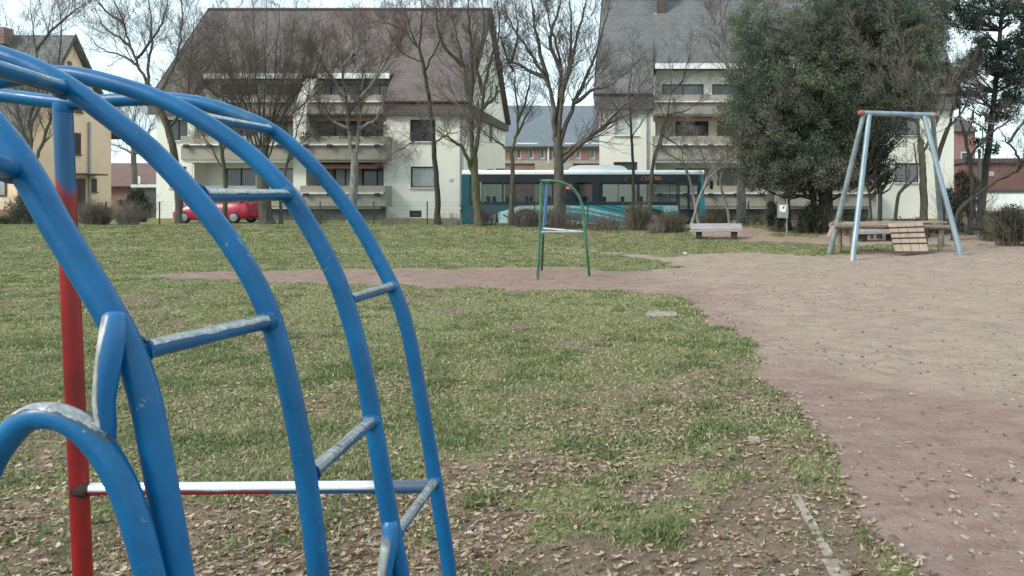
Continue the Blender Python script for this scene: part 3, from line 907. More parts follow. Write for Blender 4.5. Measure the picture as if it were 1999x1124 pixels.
def bench(u0, u1, v_top, D, label, seat_dv, rot=0, mat='woodg'):
    a, b = P(u0, v_top, D), P(u1, v_top, D + rot); dx = (b - a).normalized(); dx.z = 0; dy = Vector((-dx.y, dx.x, 0)); Z = Vector((0, 0, 1))
    Lh = (b - a).length / 2; mid = (a + b) / 2; zg = g1(mid.x, mid.y)
    t = thing('park_bench', (mid.x, mid.y, zg), label, 'bench')
    # seen from its back: two back planks and the seat beyond
    zs = zg + .30
    for k in range(1):
        mb = MB(); mb.obox(Vector((mid.x, mid.y, mid.z - .115)) - dy * .04, dx * Lh, dy * .028, Z * .115 + dy * .05); mb.build('backrest', M[mat], t, .01)
    for k in range(3):
        mb = MB(); mb.obox(Vector((mid.x, mid.y, zs)) + dy * (-.22 - .14 * k) - dx * .04, dx * (Lh * 1.02), dy * .06, Z * .025); mb.build('seat_plank', M[mat], t, .008)
    for s in (-1, 1):
        c = Vector((mid.x, mid.y, zg)) + dx * s * Lh * .68 - dy * .25
        mb = MB(); pr = [(-.17, -.1), (.17, -.1), (.22, .272), (-.22, .272)]
        vs = [tuple(c + dx * (sx * .11) + dy * py + Z * pz) for sx in (-1, 1) for (py, pz) in pr]
        mb.add(vs, [(0, 1, 5, 4), (1, 2, 6, 5), (2, 3, 7, 6), (3, 0, 4, 7), (3, 2, 1, 0), (4, 5, 6, 7)])
        mb.build('leg', M['concrete'], t, .01)
        s0 = Vector((mid.x, mid.y, zg + .26)) + dx * s * Lh * .68 - dy * .02
        mb = MB(); mb.obox(s0 + Z * .14 + dy * .02, dx * .03, dy * .02, Z * .17); mb.build('back_bracket', M['black'], t)
    return t


bench(1348, 1448, 436, 30.2, 'grey weathered park bench with its back plank beside the brown shrubs', 0)
bench(1663, 1745, 441, 29.3, 'grey park bench half hidden behind the zip line platform', 0, .5)

# litter bin
bp = P(1536, 460, 31.2); zg = g1(bp.x, bp.y)
BN = thing('litter_bin', (bp.x, bp.y, zg), 'grey litter bin with a white notice hung on a thin steel post', 'litter bin')
MB().tube([Vector((bp.x, bp.y, zg - .1)), Vector((bp.x, bp.y, zg + 1.45))], .035, 10).build('post', M['steel'], BN)
mb = MB(); q = P(1528, 396, 31.0)
w0 = .21; z0, z1 = P(1528, 425, 31).z, P(1528, 396, 31).z
pr = [(-w0, z0), (w0 * .95, z0 - .01), (w0, z1 - .05), (w0 * .8, z1), (-w0 * .8, z1), (-w0, z1 - .05)]
mb.prism_y([(q.x + a, b) for a, b in pr], 30.86, 31.15); mb.build('bin_body', M['grey'], BN, .02)
mb = MB(); mb.prism_y([(q.x - .15, z1 - .33), (q.x + .07, z1 - .38), (q.x + .13, z1 - .25), (q.x + .13, z1 - .07), (q.x - .15, z1 - .07)], 30.85, 30.858); pl = mb.build('notice', M['whitep'], BN)
mb = MB(); mb.prism_y([(q.x - .03, z1 - .24), (q.x + .03, z1 - .21), (q.x + .05, z1 - .12), (q.x - .01, z1 - .15)], 30.843, 30.848); mb.build('symbol', M['black'], pl)
mb = MB(); mb.box(q.x - .12, q.x + .12, 30.855, 30.859, z1 - .055, z1 - .02); mb.build('opening', M['black'], BN)

# sign plate on a pale pole at the right
sp_ = P(1911, 440, 34.0); zg = g1(sp_.x, 34)
SG = thing('sign_post', (sp_.x, 34, zg), 'pale thin pole with a blank white plate among the right hand trees', 'sign')
MB().tube([Vector((sp_.x, 34, zg - .2)), P(1912, 290, 34)], .06, 10).build('pole', M['zinc'], SG)
mb = MB(); c = P(1930, 339, 34); mb.box(c.x - .2, c.x + .2, 33.9, 33.93, c.z - .09, c.z + .1); mb.build('plate', M['whitep'], SG)
MB().tube([c + Vector((-.1, -.03, 0)), Vector((P(1912, 340, 34).x, 34, c.z))], .02, 6).build('bracket', M['zinc'], SG)


# stones, edging and litter on the ground
def slab(u, v, wx, wy, hz, label, name='paving_slab', cat='slab', rot=0, grp=None, mat='stone'):
    p = ground_pt(u, v); z = g1(p.x, p.y); c, s = math.cos(rot), math.sin(rot)
    n = 20; mb = MB(); pr = []
    for k in range(n):
        a = 2 * math.pi * k / n; rr = (abs(math.cos(a)) ** 9 + abs(math.sin(a)) ** 9) ** (-1 / 9) * rng.uniform(.95, 1.02)
        X_, Y_ = math.cos(a) * rr * wx / 2, math.sin(a) * rr * wy / 2; pr.append((p.x + X_ * c - Y_ * s, p.y + X_ * s + Y_ * c))
    vs = [(a, b, z - .05) for a, b in pr] + [(a, b, z + hz * .8) for a, b in pr] + [(p.x + (a - p.x) * .93, p.y + (b - p.y) * .93, z + hz) for a, b in pr]
    fs = [(i + n * j, (i + 1) % n + n * j, (i + 1) % n + n * (j + 1), i + n * (j + 1)) for j in (0, 1) for i in range(n)] + [tuple(range(2 * n, 3 * n))]
    mb.add(vs, fs); return tag(mb.build(name, M[mat]), label, cat, grp)


slab(1292, 614, .44, .42, .03, 'flat pale stone slab in the grass beside the dirt path')
d_e = math.atan2(*(lambda q: (q.y, q.x))(ground_pt(1560, 962) - ground_pt(1640, 1120)))
G_ = 'buried edging stones along the dirt'
slab(1472, 862, .12, .08, .015, 'short pale edging stone showing farthest up the dirt edge', 'edging_stone', 'edging', d_e, G_)
for (t_, ln_, wd_, lb_) in ((.10, .18, .05, 'small narrow edging stone next below the farthest one'), (.43, .40, .052, 'longest narrow edging stone in the row along the dirt'),
                            (.73, .14, .05, 'short edging stone between the longest and the widest one'), (.93, .17, .085, 'wide edging stone nearest the bottom edge of the picture')):
    g0, g9 = ground_pt(1552, 960), ground_pt(1640, 1118); q_ = g0.lerp(g9, t_); uu_ = CU + q_.x / q_.y * F; vv_ = CV + H / q_.y * F
    slab(uu_, vv_, ln_, wd_, .009, lb_, 'edging_stone', 'edging', d_e + rng.uniform(-.04, .04), G_)
slab(465, 750, .03, .022, .012, 'tiny white scrap of paper on the lawn behind the blue frame', 'paper_scrap', 'litter', .3, None, 'whitep')
slab(1338, 494, .09, .08, .04, 'small white scrap at the far edge of the dirt by the bench', 'paper_scrap', 'litter', .8, None, 'whitep')
slab(1941, 469, .32, .25, .16, 'pale yellowish stone on the grass by the right hand hedge', 'stone', 'stone', .3)

# ------------------------------------------------------------------ buildings
def grid_wall(mb, x0, x1, z0, z1, y, openings, depth=.16, m=0):
    """front face with real openings and reveals; openings (xa, xb, za, zb)"""
    xs = sorted({x0, x1, *[v for o in openings for v in o[:2]]}); zs = sorted({z0, z1, *[v for o in openings for v in o[2:4]]})
    for i in range(len(xs) - 1):
        for j in range(len(zs) - 1):
            cx, cz = (xs[i] + xs[i + 1]) / 2, (zs[j] + zs[j + 1]) / 2
            if any(o[0] < cx < o[1] and o[2] < cz < o[3] for o in openings): continue
            mb.quad((xs[i], y, zs[j]), (xs[i + 1], y, zs[j]), (xs[i + 1], y, zs[j + 1]), (xs[i], y, zs[j + 1]), m)
    for (a, b, c, d, *_) in openings:
        mb.quad((a, y, c), (a, y + depth, c), (a, y + depth, d), (a, y, d), m); mb.quad((b, y, c), (b, y, d), (b, y + depth, d), (b, y + depth, c), m)
        mb.quad((a, y, d), (a, y + depth, d), (b, y + depth, d), (b, y, d), m); mb.quad((a, y, c), (b, y, c), (b, y + depth, c), (a, y + depth, c), m)


def window(bld, xa, xb, za, zb, y, pane='pane', frame='frame', sill=True, mull=1, fw=.07):
    """window set in an opening, front at y (already recessed)"""
    mb = MB()
    mb.box(xa, xb, y, y + .06, zb - fw, zb); mb.box(xa, xb, y, y + .06, za, za + fw)
    mb.box(xa, xa + fw, y, y + .06, za + fw, zb - fw); mb.box(xb - fw, xb, y, y + .06, za + fw, zb - fw)
    for k in range(1, mull):
        c = xa + (xb - xa) * k / mull; mb.box(c - fw * .5, c + fw * .5, y, y + .06, za + fw, zb - fw)
    w = mb.build('window', M[frame], bld)
    p = MB(); p.quad((xa + fw * .5, y + .035, za + fw * .5), (xb - fw * .5, y + .035, za + fw * .5), (xb - fw * .5, y + .035, zb - fw * .5), (xa + fw * .5, y + .035, zb - fw * .5)); p.build('pane', M[pane], w)
    if sill:
        s = MB(); s.box(xa - .06, xb + .06, y - .22, y + .0, za - .05, za - .004); s.build('sill', M['white'], w)
    return w


U = lambda u: (u - CU) * .03            # facade plane at 45 m: 33.3 px per metre
W = lambda v: H - (v - CV) * .03


def apartment(name, label, x0, x1, bays, wins, zw, zf, zr, zd, tile, parap, hedge, chimney=None, gable_side=1):
    b = thing(name, ((x0 + x1) / 2, 50, .4), label, 'apartment building', 'apartment blocks across the road')
    y0, y1, yr = 45.0, 56.2, 50.6
    bx0, bx1 = min(a for a, _ in bays), max(c for _, c in bays)
    wall = MB()
    ops = [(U(a), U(c), W(d), W(e)) for (a, c, e, d, *_) in wins]
    for xa, xb in ((x0, bx0), (bx1, x1)):
        grid_wall(wall, xa, xb, .1, zw, y0, [o for o in ops if xa < o[0] < xb])
    # rear wall, gables
    wall.quad((x0, y1, .1), (x0, y1, zw), (x1, y1, zw), (x1, y1, .1))
    for xx in (x0, x1):
        wall.poly([(xx, y0, .1), (xx, y1, .1), (xx, y1, zf), (xx, yr, zr - .25), (xx, y0, zf - .1)])
    # loggia side walls and piers between bays (white, up to the dormer)
    edges = sorted({e for q in bays for e in q})
    for i in range(len(bays) - 1):
        wall.prism_x([(y0 - .35, .1), (47.4, .1), (47.4, zd - .35), (y0 + 1.0, zd - .35), (y0 - .35, W(222))], bays[i][1], bays[i + 1][0])
    for xx, s in ((bx0, 1), (bx1, -1)):
        wall.prism_x([(y0 + .01, .1), (47.4, .1), (47.4, zd - .34), (y0 + 1.35, zd - .75), (y0 + .01, zf - .2)], min(xx, xx + s * .12), max(xx, xx + s * .12))
    wo = wall.build('wall', M['plaster'], b)
    # loggias
    for bi, (xa, xb) in enumerate(bays):
        back = MB(); yb = 46.25
        lv = [(W(402), W(325), W(363)), (W(312), W(230), W(268))]
        wn = []
        xs = (xb - xa)
        for (zlo, zhi, zp) in lv:
            wn += [(xa + xs * .20, xa + xs * .50, zlo + .15, zhi - .05), (xa + xs * .58, xb - .12, zlo + .55, zhi - .05)]
        grid_wall(back, xa + .12, xb - .01, .1, zw, yb, wn, .12)
        grid_wall(back, xa + .12, xb - .01, zw, zd - .3, 47.0, [(xa + xs * .08, xa + xs * .46, W(200), W(154)), (xa + xs * .54, xa + xs * .95, W(200), W(154))], .12)
        back.box(xa, xb, y0 - .9, yb + .3, W(318), W(313)); back.box(xa, xb, y0 - .1, 47.3, W(226), W(221)); back.box(xa, xb, y0 - .9, yb, W(407), W(402))
        back.build('loggia_wall', M['parapet' if bi % 2 else 'plaster'], b)
        for k, o in enumerate(wn): window(b, *o, yb + .09, ('blind', 'curtain', 'pane', 'blind')[(k + bi) % 4], 'frame', False, 2)
        for o in ((xa + xs * .08, xa + xs * .46, W(200), W(154)), (xa + xs * .54, xa + xs * .95, W(200), W(154))): window(b, *o, 47.09, ('blind', 'curtain')[bi % 2], 'frame', False, 2)
        # parapets with ledge and planters
        for (zt, zb_, yy, side) in ((W(363), W(402), y0 - 1.0, 1), (W(268), W(313), y0 - 1.0, 1), (W(186), W(223), y0 - .25, 0)):
            p = MB(); h = zt - zb_; xx0, xx1 = xa - .02, xb + (.35 if side and bi == len(bays) - 1 else 0)
            p.box(xx0, xx1, yy, yy + .10, zb_ + h * .0, zb_ + h * .60); p.box(xx0, xx1, yy - .02, yy + .09, zb_ + h * .66, zt)
            nseg = 3
            for s in (xx0, xx1 - .12): p.box(s, s + .12, yy + .102, y0 - .01, zb_, zt - .002)
            po = p.build('balcony', M['parapet'], b)
            r = MB(); r.box(xx0 + .1, xx1 - .1, yy - .16, yy - .022, zb_ + h * .60, zb_ + h * .66)
            r.build('ledge', M['white'], po)
            br_ = MB(); n = max(3, int((xx1 - xx0) / 1.2))
            for q in range(n):
                cx = xx0 + .4 + (xx1 - xx0 - .8) * q / (n - 1); br_.box(cx - .14, cx + .14, yy - .24, yy - .162, zb_ + h * .48, zb_ + h * .64)
            if side: br_.build('planter', M['frame'], po)
        if hedge and bi == len(bays) - 1:
            foliage_patch(b, xa + .2, xb + .4, y0 - 1.0, W(268) + .05, .55)
        aw = MB(); zt = W(316)
        aw.prism_x([(y0 + .15, zt), (y0 - .75, zt - .16), (y0 - .75, zt - .42), (y0 - .72, zt - .42), (y0 - .72, zt - .20), (y0 + .15, zt - .05)], xa + .3, xb - .2)
        if bi == len(bays) - 1 and hedge: aw.build('awning', M['awning'], b)
        yd0 = y0 - .38 + (zd - zf) / ((zr - zf) / (yr - y0 + .38))
        dz = MB(); dz.box(xa + .1, xb - .12, yd0 - .40, yd0 - .256, zd - .36, zd - .035); dz.build('dormer_fascia', M['white'], b)
        rl = MB(); rl.box(xa, xb - .02, y0 - .05, y0 + .02, W(236), W(227)); rl.build('beam', M['awning'], b)
    dpx = x1 - .25 if x1 < 0 else bx0 - .35
    MB().tube([Vector((dpx, y0 - .08, .2)), Vector((dpx, y0 - .08, zw - .02))], .055, 8).build('drainpipe', M['zinc'], b)
    pl = MB(); pl.box(bx0, bx1, y0 - .6, y0 + .9, .1, W(405)); pl.build('plinth', M['plinth'], b)
    # roof: full slopes outside the bays, upper slope over them, rear slope
    ye = y0 - .38; th = .22; roof = MB(); sl = (zr - zf) / (yr - ye); ov = .28
    for xa, xb in ((x0 - ov, bx0), (bx1, x1 + ov)):
        roof.prism_x([(ye, zf), (yr, zr), (yr, zr - th * 1.5), (ye, zf - th)], xa, xb)
        roof.prism_x([(ye + .002, zf - th - .002), (ye + .25, zf - th - .002), (ye + .25, zw - .02), (ye + .05, zw - .02)], xa, xb)
    yd = ye + (zd - zf) / sl
    roof.prism_x([(yd - .25, zd - .02), (yd + .01, zd + .01), (yr, zr), (yr, zr - th * 1.5), (yd - .25, zd - .2)], bx0 + .002, bx1 - .002)
    roof.prism_x([(yr, zr), (y1 + .4, zf), (y1 + .4, zf - th), (yr, zr - th * 1.5)], x0 - ov, x1 + ov)
    # cheeks of the roof recess
    for xx in (bx0, bx1):
        roof.prism_x([(ye, zf - .05), (yd, zd - .05), (47.4, zd - .3), (47.4, zw), (y0, zw)], xx - (.08 if xx == bx0 else 0), xx + (.08 if xx == bx1 else 0))
    ro = roof.build('roof', M[tile], b)
    rg = MB(); rg.tube([Vector((x0 - ov, yr, zr + .03)), Vector((x1 + ov, yr, zr + .03))], .11, 8); rg.build('ridge', M['cap'], ro)
    for ga, gb in ((bx1 + .05, x1 + ov), (x0 - ov, bx0 - .05)):
        MB().tube([Vector((ga, ye - .06, zf - .03)), Vector((gb, ye - .06, zf - .03))], .07, 8).build('gutter', M['cap'], ro)
    for xx, s in ((x0 - ov, -1), (x1 + ov, 1)):
        a, c = sorted((xx + s * .003, xx + s * .05))
        MB().prism_x([(ye, zf + .03), (yr, zr + .05), (y1 + .4, zf + .03), (y1 + .4, zf - .32), (yr, zr - .35), (ye, zf - .32)], a, c).build('verge', M['cap'], ro)
    bd_ = MB(); a, c = sorted((x1 + .004, x1 + .26))
    bd_.prism_x([(y0 - .1, zw + .0), (y1, zw + .0), (y1, zw + .45), (y0 - .1, zw + .7)], a, c); bd_.build('gable_band', M['cap'], b)
    if chimney:
        cu0, cu1, cv0, cv1 = chimney
        ch = MB(); D = 49.6; xa, xb = P(cu0, 0, D).x, P(cu1, 0, D).x
        ch.box(xa, xb, D, D + .7, P(0, cv1, D).z - .3, zr + .9); cho = ch.build('chimney', M['cap'], ro)
        fl = MB(); zb_ = P(0, cv1, D).z; fl.box(xa - .12, xb + .12, D - .10, D - .004, zb_ - .12, zb_); fl.box(xa - .12, xa - .004, D - .1, D + .3, zb_, zb_ + .8); fl.box(xb + .004, xb + .12, D - .1, D + .3, zb_, zb_ + .4); fl.build('flashing', M['zinc'], cho)
    for k, (a, c, d, e, *kw) in enumerate(wins):
        window(b, U(a), U(c), W(e), W(d), y0 + .10, kw[0] if kw else 'pane', kw[1] if len(kw) > 1 else 'frame', True, kw[2] if len(kw) > 2 else 1)
    return b


def foliage(name, centers, radii, cols, per, size, mat='leaf', parent=None, droop=.2, flat=.5, elong=2.0):
    """leaf cards gathered in clumps; centers (N,3)"""
    N = len(centers); idx = np.repeat(np.arange(N), per); n = len(idx)
    v = nr.normal(size=(n, 3)); v /= np.linalg.norm(v, axis=1, keepdims=True)
    rad = radii[idx] * nr.random(n) ** .45
    c = centers[idx] + v * rad[:, None] * np.array([1, 1, flat + .3])
    ax = v * .6 + nr.normal(size=(n, 3)) * .6; ax[:, 2] -= droop; ax /= np.linalg.norm(ax, axis=1, keepdims=True)
    b = np.cross(ax, nr.normal(size=(n, 3))); b /= np.linalg.norm(b, axis=1, keepdims=True)
    s = size * (.6 + .8 * nr.random(n)); L = ax * (s * elong)[:, None]; Bq = b * s[:, None] * .5
    V = np.stack([c - L * .5, c + Bq, c + L * .5, c - Bq], 1).reshape(-1, 3)
    Fc = np.arange(n * 4).reshape(-1, 4)
    col = cols[idx] * (.7 + .6 * nr.random(n))[:, None]
    return npmesh(name, V, Fc, M[mat], parent, np.repeat(col, 4, 0))


def foliage_patch(b, xa, xb, y, z, h):
    n = 46; c = np.stack([nr.uniform(xa, xb, n), y + nr.uniform(-.25, .2, n), z + nr.uniform(-.25, h, n)], 1)
    foliage('balcony_plants', c, np.full(n, .22), np.array([[.05, .07, .035]]) * nr.uniform(.5, 1.6, (n, 1)), 26, .06, parent=b)


apartment('apartment_building', 'cream apartment block with brown tiled roof and balconies behind the red car',
          U(305), U(908), [(U(375), U(578)), (U(603), U(753))],
          [(800, 850, 233, 276, 'pane', 'frame', 2), (801, 849, 325, 366, 'curtain', 'frame', 1), (799, 823, 411, 424, 'pane', 'frame', 1), (327, 366, 233, 274, 'pane', 'frame', 2), (330, 364, 325, 366, 'pane', 'frame', 2)],
          W(224), W(199), 14.05, 9.15, 'tile_br', 'parapet', True)
apartment('apartment_building', 'cream apartment block with grey tiled roof behind the front half of the bus',
          U(1170), U(1862), [(U(1275), U(1496)), (U(1508), U(1690))],
          [(1200, 1246, 219, 264, 'blindw', 'framew', 1), (1198, 1244, 316, 352, 'pane', 'frame', 1), (1746, 1794, 318, 356, 'blind', 'frame', 2), (1746, 1794, 226, 264, 'blind', 'frame', 2)],
          W(213), W(184), 14.75, 9.75, 'tile_gr', 'parapet', False, (1282, 1300, 8, 50))
LBLD = bpy.data.objects['apartment_building']
# narrow gable windows of the left block
for (v0, v1, ya) in ((158, 190, 51.3), (165, 200, 53.0), (245, 275, 51.2), (78, 100, 50.2)):
    xg = U(908); za, zb = H - (v1 - CV) / F * ya, H - (v0 - CV) / F * ya
    mb = MB(); mb.box(xg - .05, xg + .03, ya, ya + .75, za, zb); w = mb.build('gable_window', M['frame'], LBLD)
    mb = MB(); mb.box(xg + .031, xg + .036, ya + .08, ya + .67, za + .08, zb - .08); mb.build('pane', M['pane'], w)
# house number on the plaster
cu = bpy.data.curves.new('house_number', 'FONT'); cu.body = '27'; cu.size = .26; cu.extrude = .008; cu.materials.append(M['zinc'])
fo = bpy.data.objects.new('house_number_text', cu); C.objects.link(fo); bpy.context.view_layer.update()
hm_ = bpy.data.meshes.new_from_object(fo.evaluated_get(bpy.context.evaluated_depsgraph_get())); bpy.data.objects.remove(fo)
o = bpy.data.objects.new('house_number', hm_); C.objects.link(o); o.parent = LBLD; o.location = Vector((U(877), 44.985, W(355))) - ORG[LBLD.name]; o.rotation_euler = (math.pi / 2, 0, 0)

# yellow house at the left
YH = thing('yellow_house', (-44, 52, .4), 'yellow rendered house with a dark pantiled gable roof at the left edge', 'house')
xg = -40.5; wl = MB()
wl.box(-52, xg, 49.2, 56.1, .9, 6.7)
wl.prism_x([(49.2, 6.7), (56.1, 6.7), (52.3, 12.35)], -52, xg); wl.build('wall', M['plaster_y'], YH)
pl = MB(); pl.box(-52.05, xg + .04, 49.15, 56.15, .2, .9); pl.build('plinth', M['brick_o'], YH)
rf = MB(); rf.prism_x([(48.6, 6.35), (52.3, 12.75), (52.3, 12.4), (48.6, 6.0)], -52.3, xg + .3); rf.prism_x([(52.3, 12.75), (56.7, 6.3), (56.7, 5.98), (52.3, 12.4)], -52.3, xg + .3)
ro = rf.build('roof', M['tile_dk'], YH)
mb = MB(); mb.box(-45.2, -44.3, 51.4, 52.2, 12, 13.1); mb.build('chimney', M['brick'], ro)
mb = MB(); mb.prism_x([(48.55, 6.4), (52.3, 12.85), (56.75, 6.35), (56.75, 6.0), (52.3, 12.45), (48.55, 6.02)], xg + .303, xg + .36); mb.build('verge', M['cap'], ro)


def on_gable(u): return 40.5 * F / (CU - u)       # depth of a point of the gable wall


def gable_win(u0, u1, v0, v1, name='window', frame='framebr', pane='pane'):
    ya, yb = on_gable(u0), on_gable(u1); ym = (ya + yb) / 2
    za, zb = H - (v1 - CV) / F * ym, H - (v0 - CV) / F * ym
    mb = MB(); mb.box(xg + .004, xg + .05, ya, yb, za, zb); w = mb.build(name, M[frame], YH)
    mb = MB(); mb.box(xg + .051, xg + .056, ya + .08, yb - .08, za + .09, zb - .09); mb.build('pane', M[pane], w)
    mb = MB(); mb.box(xg + .004, xg + .14, ya - .06, yb + .06, za - .07, za - .004); mb.build('sill', M['framebr'], w)


gable_win(141, 157, 259, 301); gable_win(147, 160, 206, 219); gable_win(177, 188, 348, 374); gable_win(132, 139, 120, 133)
ya, yb = on_gable(146), on_gable(165)
mb = MB(); mb.box(xg + .004, xg + .08, ya, yb, .9, 3.0); w = mb.build('door', M['framebr'], YH)
mb = MB(); mb.box(xg + .081, xg + .09, ya + .25, ya + .5, 1.4, 2.7); mb.build('pane', M['pane'], w)
mb = MB(); mb.box(xg + .004, xg + .9, ya - .2, on_gable(186), 3.25, 3.35); mb.build('canopy', M['cap'], YH)
MB().tube([Vector((xg + .12, on_gable(172), 1.2)), Vector((xg + .12, on_gable(172), 7.0))], .08, 8).build('drainpipe', M['zinc'], YH)
MB().tube([Vector((xg - .3, 49.1, 1.0)), Vector((xg - .3, 49.1, 6.2))], .06, 8).build('drainpipe', M['zinc'], YH)
mb = MB(); mb.box(-43.5, -42.2, 49.15, 49.19, 1.75, 3.25); w = mb.build('window', M['framebr'], YH)
mb = MB(); mb.box(-43.4, -42.3, 49.144, 49.149, 1.85, 3.15); mb.build('pane', M['curtain'], w)

# low house with a dull red roof in the gap, and garage
LH = thing('low_house', (-48, 72, .4), 'low house with dull red roof in the gap beside the yellow house', 'house')
mb = MB(); mb.box(-54, -40, 68, 78, .2, 2.9); mb.build('wall', M['brick'], LH)
mb = MB(); mb.prism_x([(67.4, 2.7), (73, 5.0), (78.6, 2.7)], -54.4, -39.6); mb.build('roof', M['tile_red'], LH)
mb = MB(); mb.box(-46.9, -46.5, 67.94, 67.99, .4, 3.6); mb.build('drainpipe', M['white'], LH)
GA = thing('garage', (-32.5, 48, .4), 'flat roofed garage with white edge beside the left apartment block', 'garage')
mb = MB(); mb.box(-32.4, -30.2, 47, 52, .2, 2.3); mb.build('wall', M['plinth'], GA)
mb = MB(); mb.box(-32.6, -30.15, 46.8, 52.2, 2.3, 2.48); mb.build('roof_edge', M['white'], GA)

# far brick school between the blocks
SC = thing('brick_building', (-10, 78, .4), 'long red brick building with blue slate roof between the two apartment blocks', 'brick building')
D = 75; sx = lambda u: (u - CU) / F * D; sz = lambda v: H - (v - CV) / F * D
wl = MB(); aw = []
for u in (1012, 1036, 1058, 1082, 1106, 1128, 1156, 1180, 960, 936):
    aw.append((sx(u) - .27, sx(u) + .27, sz(310), sz(290)))
grid_wall(wl, sx(900), sx(1240), .2, sz(287), D, aw, .2); wl.box(sx(900), sx(1240), D + .25, 85, .2, sz(287)); wl.build('wall', M['brick'], SC)
for (a, b, c, d) in aw:
    mb = MB(); mb.box(a, b, D + .16, D + .19, c, d); w = mb.build('window', M['framew'], SC)
    mb = MB(); mb.box(a + .13, b - .13, D + .15, D + .158, c + .14, d - .12); mb.build('pane', M['blind'], w)
    mb = MB(); n = 7; pr = [(a - .09 + (b - a + .18) * i / n, d - .12 + .30 * math.sin(math.pi * i / n)) for i in range(n + 1)]
    mb.prism_y(pr, D - .05, D - .003); mb.build('arch', M['brick_o'], w)
    mb = MB(); mb.box(a - .09, b + .09, D - .08, D - .002, c - .12, c - .003); mb.build('sill', M['stone'], w)
mb = MB(); mb.box(sx(900), sx(1240), D - .18, D - .002, sz(319), sz(313)); mb.box(sx(900), sx(1240), D - .22, D - .002, sz(289), sz(284)); mb.build('cornice', M['parapet'], SC)
mb = MB(); mb.box(sx(1046), sx(1120), D - .6, D - .19, .2, sz(319)); mb.build('annex', M['parapet'], SC)
rf = MB(); rf.prism_x([(D - .5, sz(286)), (81, H + (CV - 206) / F * 81), (88, sz(286))], sx(895), sx(1250)); ro = rf.build('roof', M['slate'], SC)
sg = MB()
for a, b in ((1010, 1050), (1103, 1148), (1155, 1200), (940, 980)):
    sg.box(sx(a), sx(b), D - .15, D - .1, sz(284) + .12, sz(284) + .26)
sg.build('snow_guard', M['white'], ro)
mb = MB(); mb.tube([Vector((sx(1071), D - .1, .3)), Vector((sx(1071), D - .1, sz(288)))], .09, 8); mb.build('drainpipe', M['white'], SC)

# brick buildings at the far right
RB_ = thing('brick_shed', (34, 75, .4), 'dark red brick building with a flat top behind the right hand hedge', 'brick building')
mb = MB(); mb.box(sx(1885), sx(2150), 75, 84, .2, sz(318)); mb.build('wall', M['brick_d'], RB_)
mb = MB(); mb.box(sx(1880), sx(2155), 74.7, 84.3, sz(318), sz(309)); mb.build('roof', M['cap'], RB_)
mb = MB(); mb.box(sx(1885), sx(2150), 74.8, 74.99, .2, sz(376)); mb.build('plinth', M['white'], RB_)
mb = MB(); mb.box(sx(1885), sx(2150), 74.7, 74.79, sz(376), sz(370)); mb.build('ledge', M['cap'], RB_)
TW = thing('brick_house', (29.5, 80, .4), 'pinkish brick house seen between the apartment block and the pine', 'house')
mb = MB(); mb.box(30.0, 32.2, 80, 88, .2, 8.6); mb.build('wall', M['brick'], TW)
mb = MB(); mb.prism_x([(79.6, 8.6), (84, 10.6), (88.4, 8.6)], 29.8, 32.4); mb.build('roof', M['cap'], TW)
mb = MB(); mb.box(30.7, 31.4, 79.92, 79.99, 4.9, 6.5); w = mb.build('window', M['framew'], TW)
mb = MB(); mb.box(30.78, 31.32, 79.905, 79.915, 5.0, 6.4); mb.build('pane', M['pane'], w)

# ------------------------------------------------------------------ bus
BX0, BX1, BY0, BY1 = -10.05, 1.92, 37.7, 40.2
BU = thing('city_bus', (-4, 39, .02), 'teal and turquoise city bus with a white roof passing on the road', 'bus')
wheel_x = (-6.85, -.60)


def arch_profile(x0, x1, z0, z1, wx):
    """side panel outline with wheel arches cut in its lower edge"""
    pts = [(x0, z1)]; pts.append((x0, z0))
    for c in wx:
        for k in range(11):
            a = math.pi - math.pi * k / 10; pts.append((c + math.cos(a) * .62, max(z0, .52 + math.sin(a) * .58)))
    pts += [(x1, z0), (x1, z1)]
    return pts


low = MB()
for (ya, yb) in ((BY0, BY0 + .06), (BY1 - .06, BY1)):
    low.prism_y(arch_profile(BX0 + .08, .62, .30, 1.30, wheel_x), ya, yb)
low.box(BX0, BX0 + .08, BY0 + .05, BY1 - .05, .35, 2.78); low.box(BX0 + .1, BX1 - .1, BY0 + .07, BY1 - .07, .32, .42)
low.box(BX0 + .02, BX0 + .42, BY0, BY0 + .05, 1.302, 2.80)
low.build('body', M['bus_teal'], BU, .02)
# near-side pillars and header round the windows
wn = [(-9.60, -8.05), (-7.98, -5.95), (-5.88, -4.95), (-4.55, -3.62), (-3.30, -1.45), (-1.38, .56)]
pil = MB(); xs = [BX0 + .42] + [v for w in wn for v in w] + [.62]
for i in range(0, len(xs), 2):
    pil.box(xs[i], xs[i + 1], BY0 + .004, BY0 + .055, 1.302, 2.80); pil.box(xs[i], xs[i + 1], BY1 - .055, BY1 - .004, 1.302, 2.80)
for a, b in wn:
    pil.box(a, b, BY0 + .004, BY0 + .055, 2.42, 2.80); pil.box(a, b, BY0 + .004, BY0 + .055, 1.302, 1.46)
    pil.box(a, b, BY1 - .055, BY1 - .004, 2.36, 2.80); pil.box(a, b, BY1 - .055, BY1 - .004, 1.302, 1.42)
pil.build('window_band', M['bus_dark'], BU)
for a, b in wn:
    for yy, nm in ((BY0 + .03, 0), (BY1 - .03, 1)):
        g = MB(); g.box(a, b, yy - .003, yy + .003, 1.46 if not nm else 1.42, 2.42 if not nm else 2.36); g.build('window', M['busglass'], BU)
rf = MB(); rf.prism_x([(BY0 + .01, 2.80), (BY0 + .03, 2.93), (BY0 + .18, 3.02), (BY1 - .18, 3.02), (BY1 - .03, 2.93), (BY1 - .01, 2.80)], BX0 + .02, BX1 - .03); rf.build('roof', M['bus_white'], BU, .02)
